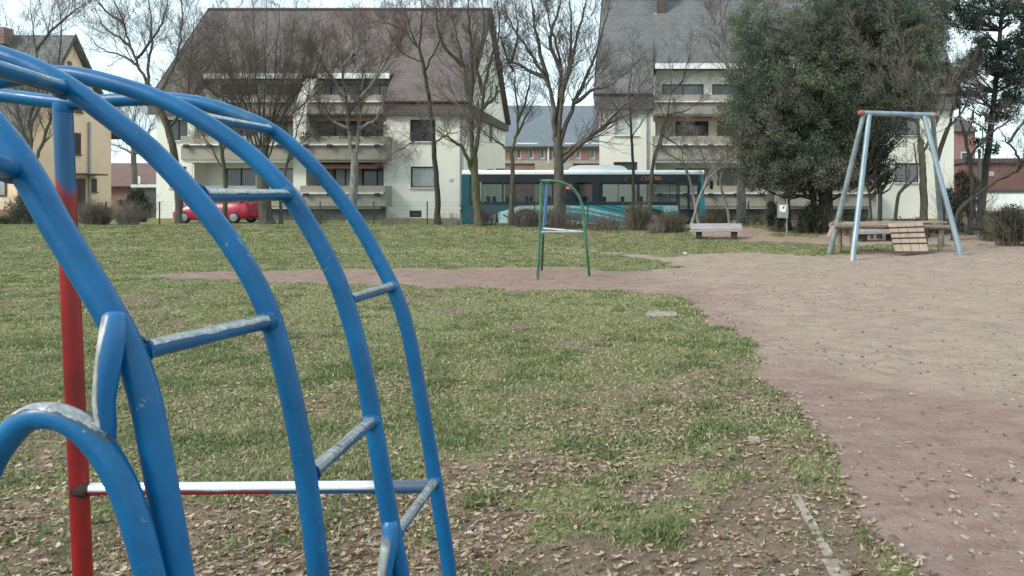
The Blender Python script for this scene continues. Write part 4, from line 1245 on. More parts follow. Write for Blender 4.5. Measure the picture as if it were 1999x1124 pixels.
n = 12; pod = MB(); pr = [(-4.83, 3.025)] + [(-4.83 + .45 * (1 - math.cos(math.pi / 2 * k / 6)), 3.025 + .24 * math.sin(math.pi / 2 * k / 6)) for k in range(1, 7)] + [(-1.95 - .35 * math.cos(math.pi / 2 * k / 6) + .02, 3.025 + .24 * math.sin(math.pi / 2 * k / 6)) for k in range(6, 0, -1)][::1] + [(-1.95 + .0, 3.025)]
pr = [(-4.83, 3.025), (-4.80, 3.10), (-4.68, 3.19), (-4.45, 3.25), (-4.2, 3.27), (-2.5, 3.27), (-2.25, 3.25), (-2.07, 3.19), (-1.97, 3.10), (-1.95, 3.025)]
pod.prism_y(pr, BY0 + .35, BY1 - .35); pod.build('air_conditioner', M['bus_white'], BU, .02)
vt = MB(); vt.box(-8.5, -8.1, 38.4, 38.8, 3.02, 3.12); vt.box(-8.95, -8.65, 38.4, 38.7, 3.02, 3.09); vt.build('roof_vent', M['black'], BU)
# front with windscreen, front door
fr = MB(); fr.prism_y([(1.60, .30), (1.98, .32), (2.02, .62), (1.92, 1.25), (1.86, 2.80), (1.74, 2.80), (1.66, 1.2), (1.60, .9)], BY0, BY0 + .07)
fr.prism_y([(1.60, .30), (1.98, .32), (2.02, .62), (1.92, 1.25), (1.86, 2.80), (1.74, 2.80), (1.66, 1.2), (1.60, .9)], BY1 - .07, BY1)
fr.box(1.84, 1.98, BY0 + .07, BY1 - .07, .34, 1.15); fr.box(1.72, 1.86, BY0 + .07, BY1 - .07, 2.45, 2.80); fr.build('front_panel', M['bus_turq'], BU, .015)
ws = MB(); ws.quad((1.93, BY0 + .07, 1.15), (1.93, BY1 - .07, 1.15), (1.85, BY1 - .07, 2.45), (1.85, BY0 + .07, 2.45)); ws.build('windscreen', M['busglass'], BU)
hl = MB(); hl.obox((1.90, BY0 - .004, .80), Vector((.13, 0, .05)), Vector((0, .01, 0)), Vector((-.02, 0, .07))); hl.build('headlight', M['lampglass'], BU)


def busdoor(xa, xb):
    d = MB(); nl = 2
    for k in range(nl):
        a = xa + (xb - xa) * k / nl; b = xa + (xb - xa) * (k + 1) / nl
        d.box(a, a + .06, BY0 + .01, BY0 + .06, .36, 2.45); d.box(b - .06, b, BY0 + .01, BY0 + .06, .36, 2.45)
        d.box(a + .06, b - .06, BY0 + .01, BY0 + .06, .36, .46); d.box(a + .06, b - .06, BY0 + .01, BY0 + .06, 2.37, 2.45)
    d.box(xa, xb, BY0 + .008, BY0 + .055, 2.452, 2.80)
    o = d.build('door', M['bus_dark'], BU)
    g = MB()
    for k in range(nl):
        a = xa + (xb - xa) * k / nl + .06; b = xa + (xb - xa) * (k + 1) / nl - .06; g.box(a, b, BY0 + .03, BY0 + .035, .46, 2.37)
    g.build('pane', M['busglass'], o)
    return o


busdoor(.63, 1.60)
md = MB(); md.box(-4.95, -4.55, BY0 + .002, BY0 + .056, 1.302, 2.80); md.build('door_post', M['bus_dark'], BU)
# livery: swooshes on the lower panel, each 3 mm proud of it
def decal(pts, mat, k=0):
    mb = MB(); mb.prism_y(pts, BY0 - .004 - .003 * k, BY0 - .001 - .003 * k); return mb.build('livery', M[mat], BU)


decal([(-4.90, .66), (-4.90, 1.28), (.60, 1.28), (.60, .66), (-.0, .66), (-.02, .80), (-.2, 1.02), (-.6, 1.13), (-1.0, 1.02), (-1.18, .80), (-1.2, .66)], 'bus_turq')
decal([(-4.90, .36), (-4.90, .659), (-1.26, .659), (-1.26, .36)], 'bus_turq')
decal([(-4.88, 1.20), (-4.0, 1.10), (-2.2, .72), (-1.27, .50), (-1.27, .58), (-2.2, .82), (-3.9, 1.20), (-4.88, 1.27)], 'bus_pale', 1)
decal([(-4.88, .95), (-3.8, .86), (-2.4, .55), (-1.27, .40), (-1.27, .44), (-2.4, .63), (-3.7, .94), (-4.88, 1.04)], 'bus_pale', 1)
decal([(-3.6, 1.27), (-2.3, .95), (-1.26, .76), (-1.26, .84), (-2.2, 1.04), (-3.2, 1.27)], 'bus_deep', 2)
decal([(-2.9, 1.27), (-1.8, 1.02), (-1.22, .92), (-1.22, .97), (-1.8, 1.09), (-2.5, 1.27)], 'bus_deep', 2)
decal([(-4.9, .37), (-4.9, .60), (-4.2, .52), (-3.2, .37)], 'bus_white', 1)
decal([(-.15, 1.24), (-.10, 1.0), (.10, .98), (.58, 1.02), (.58, 1.27), (-.6, 1.27), (-1.5, 1.27), (-1.5, 1.19)], 'bus_pale', 1)
decal([(-9.0, .40), (-8.6, .72), (-8.2, .95), (-7.8, 1.05), (-7.52, .95), (-7.5, .40)], 'bus_pale')
decal([(-7.8, 1.06), (-7.2, 1.24), (-6.2, 1.28), (-5.3, 1.26), (-5.3, .36), (-6.2, .36), (-6.18, .66), (-6.4, 1.0), (-6.85, 1.14), (-7.3, 1.0), (-7.5, .8)], 'bus_pale')
for q in ([(-9.0, .42), (-8.55, .80), (-8.48, .78), (-8.9, .40)], [(-8.4, .98), (-8.3, .97), (-8.2, .42), (-8.33, .42)], [(-8.0, .85), (-7.6, .66), (-7.6, .60), (-8.0, .78)]): decal(q, 'bus_dark', 1)
for k, wx in enumerate(wheel_x):
    for yy in (BY0 + .04, BY1 - .34):
        w = MB(); w.lathe((wx, yy, .50), [(.30, 0), (.45, .01), (.48, .05), (.48, .25), (.45, .29), (.3, .30)], 24, 'y'); wo = w.build('wheel', M['rubber'], BU)
        h = MB(); h.lathe((wx, yy, .50), [(.06, -.02), (.12, -.03), (.14, -.004), (.29, -.003), (.30, .01)], 20, 'y'); h.build('rim', M['rim'], wo)
ih = MB(); ih.box(BX0 + .2, 1.5, 38.0, 39.9, .45, .5)
for wx in wheel_x: ih.box(wx - .6, wx + .6, BY0 + .36, BY0 + .5, .45, 1.2)
ih.build('floor', M['dark_int'], BU)
st = MB()
for k in range(9):
    xx = -8.9 + k * .95
    for yy in (38.05, 39.4):
        if -5.0 < xx < -4.4: continue
        st.box(xx, xx + .1, yy, yy + .45, .95, 1.72); st.box(xx + .1, xx + .5, yy, yy + .45, .92, 1.02)
st.build('seats', M['seatfab'], BU)
pl_ = MB()
for xx in (-4.9, -2.4, .2): pl_.tube([Vector((xx, 38.6, .5)), Vector((xx, 38.6, 2.75))], .02, 6)
pl_.build('grab_poles', M['redcap'], BU)
# destination display: amber dot blocks
ds = MB(); ds.box(-2.15, -.55, BY0 - .004, BY0 + .002, 2.50, 2.72); dso = ds.build('destination_display', M['black'], BU)
am = MB()
for (a, b) in ((-2.08, -1.86), (-1.04, -.83), (-.80, -.62), (-1.22, -1.08), (-.58, -.22)):
    for i in range(int((b - a) / .05)):
        for j in range(3):
            if rng.random() < .62: am.box(a + i * .05, a + i * .05 + .042, BY0 - .010, BY0 - .006, 2.535 + j * .055, 2.535 + j * .055 + .045)
am.build('lettering', M['amber'], dso)
# red and white markers at the rear corner, notice by the middle door
mk = MB(); mk.box(BX0 - .06, BX0 - .004, BY0 - .01, BY0 + .25, .95, 1.30); mo = mk.build('warning_marker', M['redm'], BU)
mk = MB(); mk.obox((BX0 - .03, BY0 - .013, 1.13), Vector((.028, 0, .04)), Vector((0, .001, 0)), Vector((0, 0, .05))); mk.build('stripe', M['bus_white'], mo)
no = MB(); no.box(-4.90, -4.58, BY0 - .006, BY0 + .0, 2.05, 2.34); nn_ = no.build('notice', M['redm'], BU)
no = MB(); no.box(-4.88, -4.62, BY0 - .010, BY0 - .007, 2.12, 2.17); no.build('stripe', M['bus_white'], nn_)
ma = MB(); ma.tube([Vector((1.86, BY0 + .05, 2.62)), Vector((2.05, BY0 - .12, 2.66)), Vector((2.2, BY0 - .18, 2.5))], .025, 6); mao = ma.build('mirror_arm', M['black'], BU)
ma = MB(); ma.obox((2.22, BY0 - .2, 2.28), Vector((.05, .02, 0)), Vector((-.03, .09, 0)), Vector((0, 0, .2))); ma.build('mirror', M['black'], mao)


# ------------------------------------------------------------------ red car
CX0 = (341 - CU) / F * 37.2; CL = 3.75; cy0, cy1 = 36.9, 38.55; zc = .42
CR = thing('parked_car', (CX0 + CL / 2, 38.4, .02), 'small red hatchback parked behind the multi stemmed tree', 'car')
S = [(0, .28, .52, .62, .62), (.05, .22, .60, .68, .74), (.35, .20, .74, .78, .82), (.85, .18, .86, .93, .83), (1.15, .18, .90, .97, .83), (1.95, .18, .93, .98, .83), (2.9, .20, .95, 1.02, .83), (3.45, .22, .96, 1.05, .82), (3.68, .28, .95, 1.0, .76), (3.75, .36, .86, .9, .68)]
body = MB(); ring = []; ym = (cy0 + cy1) / 2
for (xx, zb, zs, zt, hw) in S:
    pr = [(-hw * .9, zb), (-hw, zb + .12), (-hw, (zb + zs) / 2), (-hw * .97, zs), (-hw * .80, zt), (0, zt + .03), (hw * .80, zt), (hw * .97, zs), (hw, (zb + zs) / 2), (hw, zb + .12), (hw * .9, zb)]
    ring.append([(CX0 + xx, ym + a, zc + b) for a, b in pr])
vs = [p for r in ring for p in r]; m_ = 11
body.add(vs, [(i * m_ + k, (i + 1) * m_ + k, (i + 1) * m_ + (k + 1) % m_, i * m_ + (k + 1) % m_) for i in range(len(S) - 1) for k in range(m_)], 0, True)
body.add(ring[0], [tuple(range(m_))]); body.add(ring[-1], [tuple(reversed(range(m_)))])
body.build('body', M['red'], CR)
# cabin: roof plus four pillars round dark glass
cab = [(.95, .93), (1.62, 1.42), (2.1, 1.49), (2.9, 1.48), (3.35, 1.38), (3.62, .98)]
gl = MB(); hw0, hw1 = .76, .60
def cab_ring(off):
    return [[(CX0 + x_, ym + s * ((hw0 - (zz_ - .93) / .55 * (hw0 - hw1)) + off), zc + zz_) for (x_, zz_) in cab] for s in (-1, 1)]
a, b = cab_ring(0)
gl.poly(a); gl.poly(list(reversed(b)))
for i in range(len(cab) - 1): gl.quad(a[i], b[i], b[i + 1], a[i + 1])
gl.build('windows', M['pane'], CR)
rf = MB()
for r_ in cab_ring(.006):
    q = [Vector(p) for p in r_]
    rf.tube(q, .045, 8); 
    mid_t, mid_b = q[2].lerp(q[3], .45), Vector((q[2].x + .45, q[0].y, zc + .95)); rf.tube([mid_t, mid_b], .04, 8)
    q2 = Vector((q[4].x - .18, q[0].y, zc + .97)); rf.tube([q[4], q2.lerp(q[4], .0) + Vector((.1, 0, 0))], .09, 8)
a, b = cab_ring(.0)
rf.add([(p[0], p[1], p[2] + .015) for p in (a[1], a[2], a[3], a[4], b[4], b[3], b[2], b[1])], [(0, 1, 6, 7), (1, 2, 5, 6), (2, 3, 4, 5)])
rf.build('roof', M['red'], CR)
for wx in (.62, 3.02):
    for yy in (cy0 - .01, cy1 - .17):
        w = MB(); w.lathe((CX0 + wx, yy, zc + .29), [(.18, 0), (.27, .01), (.29, .04), (.29, .14), (.27, .17), (.18, .18)], 20, 'y'); wo = w.build('wheel', M['rubber'], CR)
        h = MB(); h.lathe((CX0 + wx, yy, zc + .29), [(.03, -.012), (.07, -.014), (.16, -.004), (.19, -.002)], 14, 'y'); h.build('rim', M['rim'], wo)
mb = MB(); mb.obox((CX0 + .16, cy0 + .06, zc + .62), Vector((.14, -.03, .045)), Vector((0, .02, 0)), Vector((0, 0, .06))); mb.build('headlight', M['lampglass'], CR)
mb = MB(); mb.obox((CX0 + 3.66, cy0 + .07, zc + .80), Vector((.05, .03, 0)), Vector((-.01, .03, 0)), Vector((0, 0, .12))); mb.build('tail_light', M['redm'], CR)
mb = MB(); mb.obox((CX0 + 3.735, cy0 + .35, zc + .5), Vector((.01, 0, 0)), Vector((0, .2, 0)), Vector((0, 0, .05))); mb.build('number_plate', M['whitep'], CR)
mb = MB(); mb.obox((CX0 + 1.25, cy0 - .05, zc + .98), Vector((.06, 0, 0)), Vector((0, .08, 0)), Vector((0, 0, .06))); mb.build('mirror', M['red'], CR, .02)

# ------------------------------------------------------------------ wire fence along the bank
FE = thing('wire_fence', (-8, 35.4, .5), 'low green wire mesh fence along the top of the grass bank', 'fence')
fx = [(834 - CU + 104.5 * k) / F * 35.4 for k in range(-9, 7)]
wr = MB()
for i, xx in enumerate(fx):
    zb = g1(xx, 35.4)
    MB().tube([Vector((xx, 35.4, zb - .2)), Vector((xx, 35.4, zb + 1.06))], .030, 8).build('post', M['fgreen'], FE)
    if i:
        xp = fx[i - 1]; zp = g1(xp, 35.4)
        for h in (.08, .28, .48, .68, .88, 1.02):
            wr.twig([Vector((xp, 35.37, zp + h)), Vector((xx, 35.37, zb + h))], .0034, .0034)
        for k in range(1, 25):
            t = k / 25; xx2 = xp + (xx - xp) * t; z2 = zp + (zb - zp) * t
            wr.twig([Vector((xx2, 35.365, z2 + .05)), Vector((xx2, 35.365, z2 + 1.03))], .0022, .0022)
wr.build('wire_mesh', M['wire'], FE)


# ------------------------------------------------------------------ trees
def rdir(r): 
    a = r.random() * 6.283; z = r.uniform(-1, 1); s = math.sqrt(1 - z * z); return Vector((s * math.cos(a), s * math.sin(a), z))


def side_dir(d, ang, r):
    q = rdir(r); q = (q - d * q.dot(d))
    q = q.normalized() if q.length > 1e-4 else d.orthogonal().normalized()
    return (d * math.cos(ang) + q * math.sin(ang)).normalized()


def grow(mb, p, d, L, r, lvl, R, k=6, up=.10, wob=.15):
    n = 4 if lvl > 1 else 3
    pts = [p]; dirs = []
    for i in range(n):
        d = (d + rdir(R) * wob + Vector((0, 0, up))).normalized()
        p = p + d * (L / n); pts.append(p); dirs.append(d)
    mb.twig(pts, r, r * .45)
    if lvl <= 0: return
    for c in range(k):
        t = R.uniform(.22, 1.0); i = min(n - 1, int(t * n)); f = t * n - i
        q = pts[i].lerp(pts[i + 1], min(1, f))
        grow(mb, q, side_dir(dirs[i], R.uniform(.45, .95), R), L * R.uniform(.48, .80) * (1.15 - .45 * t), max(.0046, r * .50 * (1 - .35 * t)), lvl - 1, R, k, up, wob)


def bare_tree(name, label, D, trunk, r0, r1, limbs, seed, mat='bark', tw='twig', cat='tree', lvl=2, k=6, up=.12, blen=1.5, dens=3.2, depth=1.6, rl=None, twr=1.0, group='bare winter trees', keepbase=False):
    """trunk and limbs are outlines in photo pixels at depth D; limbs lean toward or away from the camera as they rise"""
    R = random.Random(seed)
    tp = [P(u, v, D) for u, v in trunk]
    zg = g1(tp[0].x, D); tp[0] = Vector((tp[0].x, D, zg - .15))
    t = thing(name, (tp[0].x, D, zg), label, cat, group)
    tm = MB(); s = spline(tp, 5); n = len(s)
    r0 *= .88; r1 *= .85
    rr = [r0 + (r1 - r0) * (i / (n - 1)) ** .8 for i in range(n)]
    rr[0] *= 1.45; rr[1] *= 1.18
    s = [q + rdir(R) * .02 for q in s]; s[0] = tp[0]
    tm.tube(s, rr, 10)
    tw_mb = MB()
    for limb in limbs:
        pr = [P(u, v, D) for u, v in limb]
        dy = R.uniform(-depth, depth); m = len(pr)
        pr = [q + Vector((0, dy * (i / (m - 1)) ** 1.1, 0)) for i, q in enumerate(pr)]
        for i in range(1, m):
            kx = pr[i].y / D; pr[i].x *= kx; pr[i].z = H + (pr[i].z - H) * kx
        sp = spline(pr, 4); sp = [sp[0]] + [q + rdir(R) * .045 for q in sp[1:]]
        ln = sum((sp[i + 1] - sp[i]).length for i in range(len(sp) - 1))
        ra = (rl or r1 * .72) * .82; rb = max(.010, ra * .20); blen_ = blen * 1.5
        tm.tube(sp, [ra + (rb - ra) * i / (len(sp) - 1) for i in range(len(sp))], 7)
        nb = int(ln * dens) + 2
        for c in range(nb):
            tt = .12 + .88 * (c + R.random()) / nb; j = min(len(sp) - 2, int(tt * (len(sp) - 1)))
            d = (sp[j + 1] - sp[j]).normalized(); q = sp[j].lerp(sp[j + 1], R.random())
            grow(tw_mb, q, side_dir(d, R.uniform(.35, .9), R), blen_ * R.uniform(.55, 1.15) * (1.15 - .55 * tt), max(.010, ra * .30 * (1 - .6 * tt)) * twr, lvl, R, k + 2, up)
        grow(tw_mb, sp[-1], (sp[-1] - sp[-2]).normalized(), blen_ * .8, rb, lvl, R, k + 2, up)
    # a few shoots off the trunk
    tm.build('trunk', M[mat], t); tw_mb.build('crown', M[tw], t)
    return t


bare_tree('bare_tree', 'bare forked tree in front of the yellow house', 44, [(66, 418), (68, 340), (66, 308)], .26, .19,
          [[(66, 312), (50, 262), (20, 218), (-15, 190)], [(64, 310), (58, 240), (74, 180), (70, 100), (60, 25)], [(68, 315), (85, 272), (100, 225), (112, 150), (120, 60), (112, -10)], [(62, 300), (38, 235), (28, 160), (15, 60)], [(70, 100), (100, 60), (140, 25), (170, 5)]], 1, 'bark_moss', 'twig', k=5, dens=2.6, blen=1.9)
bare_tree('bare_tree', 'tall bare leaning tree at the left end of the brown roofed block', 37, [(352, 432), (346, 340), (328, 250), (303, 195), (287, 163)], .21, .14,
          [[(287, 163), (270, 128), (255, 90), (240, 45), (222, -5), (210, -50)], [(289, 165), (292, 110), (297, 60), (291, 0), (285, -50)], [(303, 195), (335, 140), (350, 90), (356, 30), (352, -40)], [(270, 128), (240, 108), (200, 96), (175, 70)], [(255, 90), (232, 72), (205, 52), (185, 20)], [(328, 250), (362, 200), (372, 120), (378, 40)], [(265, 115), (300, 75), (320, 30), (330, -20)], [(240, 45), (205, 20), (180, -10)]], 2, 'bark', 'twig', k=5, dens=2.6, blen=1.5)
tg = [(345, 165), (372, 110), (400, 70), (430, 35), (462, 10), (492, -8), (520, -15), (548, -10), (580, 5), (612, 30), (640, 70), (660, 120), (395, 150), (440, 110), (560, 100), (600, 140)]
bare_tree('bare_tree', 'broad bare tree with thick trunk and dense upright branches beside the red car', 35.9, [(522, 436), (516, 395), (513, 340), (512, 290)], .36, .26,
          [[(511 + .04 * (u - 512), 345 - (i * 37 % 70)), (512 + (u - 512) * .40, 235 - (i * 23 % 40)), (512 + (u - 512) * .78, 140 + (v - 60) * .5), (u, v)] for i, (u, v) in enumerate(tg)], 3, 'bark', 'twig', k=4, dens=1.9, blen=1.5, depth=2.6, rl=.06)
bare_tree('bare_tree', 'slim bare tree just left of the broad tree by the red car', 36.2, [(436, 432), (440, 380), (436, 320), (430, 270)], .13, .09,
          [[(432, 280), (415, 220), (385, 160), (365, 110)], [(431, 270), (435, 200), (430, 130), (425, 70)], [(434, 300), (460, 230), (480, 170), (490, 120)], [(437, 330), (400, 270), (375, 240), (350, 215)]], 4, 'bark_moss', 'twig', k=6, dens=3.2, blen=1.2)
bare_tree('bare_tree', 'thin bare stem just right of the broad tree by the red car', 36.2, [(549, 432), (548, 380), (560, 320), (572, 280)], .09, .06,
          [[(572, 280), (590, 220), (605, 160), (612, 110)], [(560, 320), (590, 280), (620, 250), (640, 235)], [(566, 300), (560, 240), (570, 180), (566, 130)]], 5, 'bark', 'twig', k=5, dens=3, blen=1.1)
bare_tree('bare_tree', 'twin stemmed pale grey tree in front of the balconies', 36.4, [(686, 434), (690, 380), (692, 330), (691, 298)], .25, .19,
          [[(689, 305), (680, 250), (676, 190), (668, 130), (664, 75)], [(693, 305), (702, 250), (704, 190), (710, 130), (714, 80)], [(676, 190), (645, 150), (625, 110), (610, 90)], [(704, 190), (735, 150), (755, 115), (765, 90)], [(668, 130), (690, 100), (690, 60)], [(702, 250), (735, 230), (750, 190)], [(680, 250), (640, 230), (615, 200)]], 6, 'bark_grey', 'twig_r', k=6, dens=3.0, blen=1.1, rl=.11)
bare_tree('bare_tree', 'slender dark tree with reddish twigs in front of the cream wall', 35.0, [(855, 434), (853, 370), (847, 290), (841, 220), (829, 140), (818, 92)], .17, .08,
          [[(818, 95), (790, 62), (755, 45), (728, 42)], [(818, 92), (824, 45), (822, 0), (826, -40)], [(844, 250), (812, 272), (780, 292), (765, 302)], [(829, 140), (850, 95), (868, 50), (872, 10)], [(824, 120), (790, 105), (765, 75), (748, 30)], [(820, 100), (800, 50), (790, 10)], [(846, 280), (870, 262), (890, 258)]], 7, 'bark_dk', 'twig_r', k=6, dens=3.4, blen=1.1, rl=.055)
bare_tree('bare_tree', 'mossy forked tree in front of the rear end of the bus', 33.6, [(936, 436), (930, 380), (926, 330), (925, 292)], .23, .18,
          [[(923, 296), (920, 240), (918, 195), (905, 130), (890, 60), (880, 0)], [(928, 296), (938, 240), (943, 185), (958, 120), (975, 60), (972, 0)], [(919, 200), (921, 120), (916, 40), (910, -30)], [(922, 335), (905, 292), (880, 272), (852, 256)], [(905, 130), (870, 95), (855, 50), (850, 10)], [(943, 185), (930, 120), (945, 60), (940, 10)], [(940, 215), (965, 190), (985, 165)], [(920, 240), (895, 205), (870, 190)]], 8, 'bark_moss', 'twig', k=5, dens=2.7, blen=1.2, rl=.12)
bare_tree('bare_tree', 'thin mossy tree with a zigzag stem in front of the bus middle windows', 34.0, [(996, 430), (1000, 370), (1001, 325), (998, 296)], .13, .10,
          [[(998, 300), (1011, 240), (1006, 190), (1003, 140), (998, 110)], [(998, 298), (975, 280), (950, 262), (930, 248)], [(1010, 240), (1028, 190), (1036, 140), (1034, 120)], [(1003, 140), (980, 85), (965, 50)], [(1000, 120), (1012, 60), (1003, 5)], [(1004, 270), (1030, 225), (1045, 190)]], 9, 'bark_moss', 'twig', k=5, dens=2.6, blen=1.0, rl=.075)
bare_tree('bare_tree', 'big bare tree with fanned branches between the two blocks', 33.4, [(1092, 438), (1092, 380), (1091, 320), (1088, 268)], .29, .22,
          [[(1083, 275), (1079, 200), (1062, 150), (1032, 100), (1002, 52), (978, 15)], [(1086, 270), (1091, 195), (1095, 140), (1086, 90), (1070, 30), (1058, -30)], [(1091, 270), (1101, 180), (1120, 100), (1136, 40), (1150, -20)], [(1094, 278), (1122, 200), (1150, 140), (1172, 80), (1188, 15)], [(1070, 165), (1052, 90), (1042, 40), (1036, -20)], [(1098, 315), (1132, 285), (1172, 250), (1212, 212), (1240, 192)], [(1098, 300), (1142, 272), (1190, 242), (1215, 225)], [(1093, 190), (1111, 130), (1116, 60), (1112, -10)], [(1062, 150), (1020, 130), (985, 115)], [(1095, 140), (1075, 80), (1090, 20), (1095, -30)], [(1122, 200), (1160, 175), (1195, 165)]], 10, 'bark', 'twig', k=5, dens=2.4, blen=1.3, rl=.13, depth=2.2)
bare_tree('bare_tree', 'thin straight sapling in front of the bus destination display', 34.6, [(1237, 430), (1236, 340), (1232, 250), (1228, 180)], .10, .05,
          [[(1228, 182), (1232, 140), (1236, 105)], [(1232, 250), (1205, 210), (1190, 190)], [(1233, 270), (1262, 225), (1280, 205)], [(1230, 215), (1250, 170), (1262, 150)]], 11, 'bark_dk', 'twig', k=4, dens=2.6, blen=.9, rl=.035)
bare_tree('bare_tree', 'twin stemmed sapling in front of the bus front windows', 34.6, [(1266, 430), (1270, 380), (1273, 335), (1278, 300)], .12, .08,
          [[(1276, 310), (1290, 262), (1303, 225), (1310, 180), (1312, 140)], [(1274, 330), (1290, 280), (1298, 240), (1282, 190)], [(1303, 225), (1340, 215), (1365, 200)], [(1290, 262), (1320, 280), (1345, 310)], [(1310, 180), (1335, 150), (1345, 110)]], 12, 'bark', 'twig', k=4, dens=2.6, blen=.9, rl=.06)
bare_tree('bare_tree', 'leaning forked sapling rising behind the left end of the bench', 33.2, [(1347, 440), (1366, 385), (1385, 345)], .085, .07,
          [[(1370, 378), (1378, 350), (1395, 325), (1418, 300), (1428, 280)], [(1385, 345), (1410, 326), (1438, 308)], [(1380, 340), (1370, 300), (1360, 270)]], 13, 'bark_grey', 'twig_g', k=4, dens=2.0, blen=.7, rl=.055)
bare_tree('bare_tree', 'pale leaning pole like stem beside the front door of the bus', 33.9, [(1366, 440), (1352, 375), (1338, 322)], .085, .06,
          [[(1338, 324), (1330, 290), (1335, 250)], [(1342, 335), (1325, 312), (1300, 300)]], 14, 'bark_grey', 'twig_g', k=4, dens=2.0, blen=.7, rl=.04)
bare_tree('bare_tree', 'crooked grey sapling right of the bench under the evergreen', 33.8, [(1426, 436), (1418, 400), (1407, 365), (1410, 335)], .08, .06,
          [[(1410, 335), (1420, 305), (1424, 280)], [(1408, 360), (1395, 330), (1390, 310)]], 15, 'bark_grey', 'twig_g', k=4, dens=2.0, blen=.7, rl=.045)
bare_tree('bare_tree', 'tall bare tree with a thick grey trunk between bench and litter bin', 38.8, [(1447, 440), (1447, 380), (1446, 320), (1440, 220)], .30, .2,
          [[(1440, 220), (1425, 140), (1400, 60), (1385, 10)], [(1440, 220), (1445, 120), (1450, 40), (1455, -20)], [(1425, 140), (1408, 90), (1410, 40), (1425, -10)], [(1440, 200), (1470, 110), (1490, 20)]], 16, 'bark_grey', 'twig', k=5, dens=2.4, blen=1.2)
bare_tree('bare_tree', 'curving bare tree behind the right legs of the zip line frame', 30.6, [(1803, 438), (1803, 380), (1800, 320), (1797, 275)], .20, .15,
          [[(1800, 300), (1830, 235), (1848, 180), (1862, 120)], [(1797, 280), (1785, 200), (1770, 120), (1750, 60)], [(1830, 235), (1815, 170), (1822, 110), (1835, 50)], [(1785, 200), (1745, 170), (1715, 130), (1690, 100)], [(1790, 240), (1755, 200), (1730, 190)], [(1815, 170), (1790, 100), (1800, 40)], [(1770, 120), (1790, 70), (1780, 20)]], 17, 'bark', 'twig_g', k=4, dens=1.5, blen=1.0, rl=.07)
bare_tree('bare_tree', 'dark crooked sapling seen through the zip line frame', 28.6, [(1746, 432), (1752, 390), (1764, 366)], .09, .07,
          [[(1764, 368), (1790, 338), (1788, 305), (1786, 280), (1805, 264)], [(1764, 366), (1775, 340), (1770, 310)]], 18, 'bark_dk', 'twig', k=4, dens=1.5, blen=.5, rl=.06)
bare_tree('bare_tree', 'second trunk close right of the curving tree behind the frame', 31.4, [(1836, 438), (1840, 380), (1828, 320), (1850, 250)], .17, .11,
          [[(1850, 252), (1866, 190), (1880, 130), (1900, 80)], [(1850, 250), (1880, 215), (1895, 180)], [(1828, 320), (1815, 280), (1822, 240)]], 19, 'bark', 'twig', k=5, dens=2.6, blen=1.0, rl=.075)
bare_tree('bare_tree', 'low bare tree with a long slanting limb at the right edge', 29.6, [(1860, 440), (1872, 412), (1900, 385)], .12, .10,
          [[(1900, 385), (1945, 352), (1985, 334), (2010, 300), (2040, 280)], [(1990, 330), (1985, 300), (1965, 275), (1950, 250)], [(1985, 334), (1999, 310), (2005, 270)], [(1966, 280), (1995, 240), (2020, 190)]], 20, 'bark_dk', 'twig', k=4, dens=1.2, blen=.8, rl=.075)
bare_tree('bare_tree', 'dark slim leaning stem beside the pine at the right', 31.2, [(1893, 440), (1898, 380), (1892, 310), (1880, 250)], .11, .08,
          [[(1880, 250), (1870, 200), (1862, 180)], [(1892, 310), (1930, 262), (1965, 240), (1999, 195), (2030, 170)], [(1884, 270), (1900, 220), (1895, 190)]], 21, 'bark_dk', 'twig', k=4, dens=2.0, blen=.9, rl=.07)
# hazy far tree in the gap by the yellow house
bare_tree('bare_tree', 'distant grey bare tree in the gap between yellow house and apartment block', 60, [(268, 380), (262, 330), (260, 280)], .25, .2,
          [[(260, 285), (235, 250), (222, 225)], [(260, 282), (262, 240), (266, 205)], [(261, 290), (290, 255), (302, 235)], [(260, 300), (230, 285), (215, 280)], [(262, 300), (285, 290), (300, 285)]], 22, 'twig_g', 'twig_g', k=6, dens=3.2, blen=2.0)


def clumps_in(ells, n, D, dr):
    """clump centres inside pixel ellipses (u, v, ru, rv, weight) at depth D, biased to the shell"""
    w = np.array([e[4] for e in ells], float); w /= w.sum(); k = nr.choice(len(ells), n, p=w); E = np.array(ells)[k]
    v = nr.normal(size=(n, 3)); v /= np.linalg.norm(v, axis=1, keepdims=True); r = nr.random(n) ** .40
    u = E[:, 0] + v[:, 0] * E[:, 2] * r; vv = E[:, 1] + v[:, 2] * E[:, 3] * r; d = D + v[:, 1] * dr * r
    return np.stack([(u - CU) / F * D, d, H - (vv - CV) / F * D], 1)


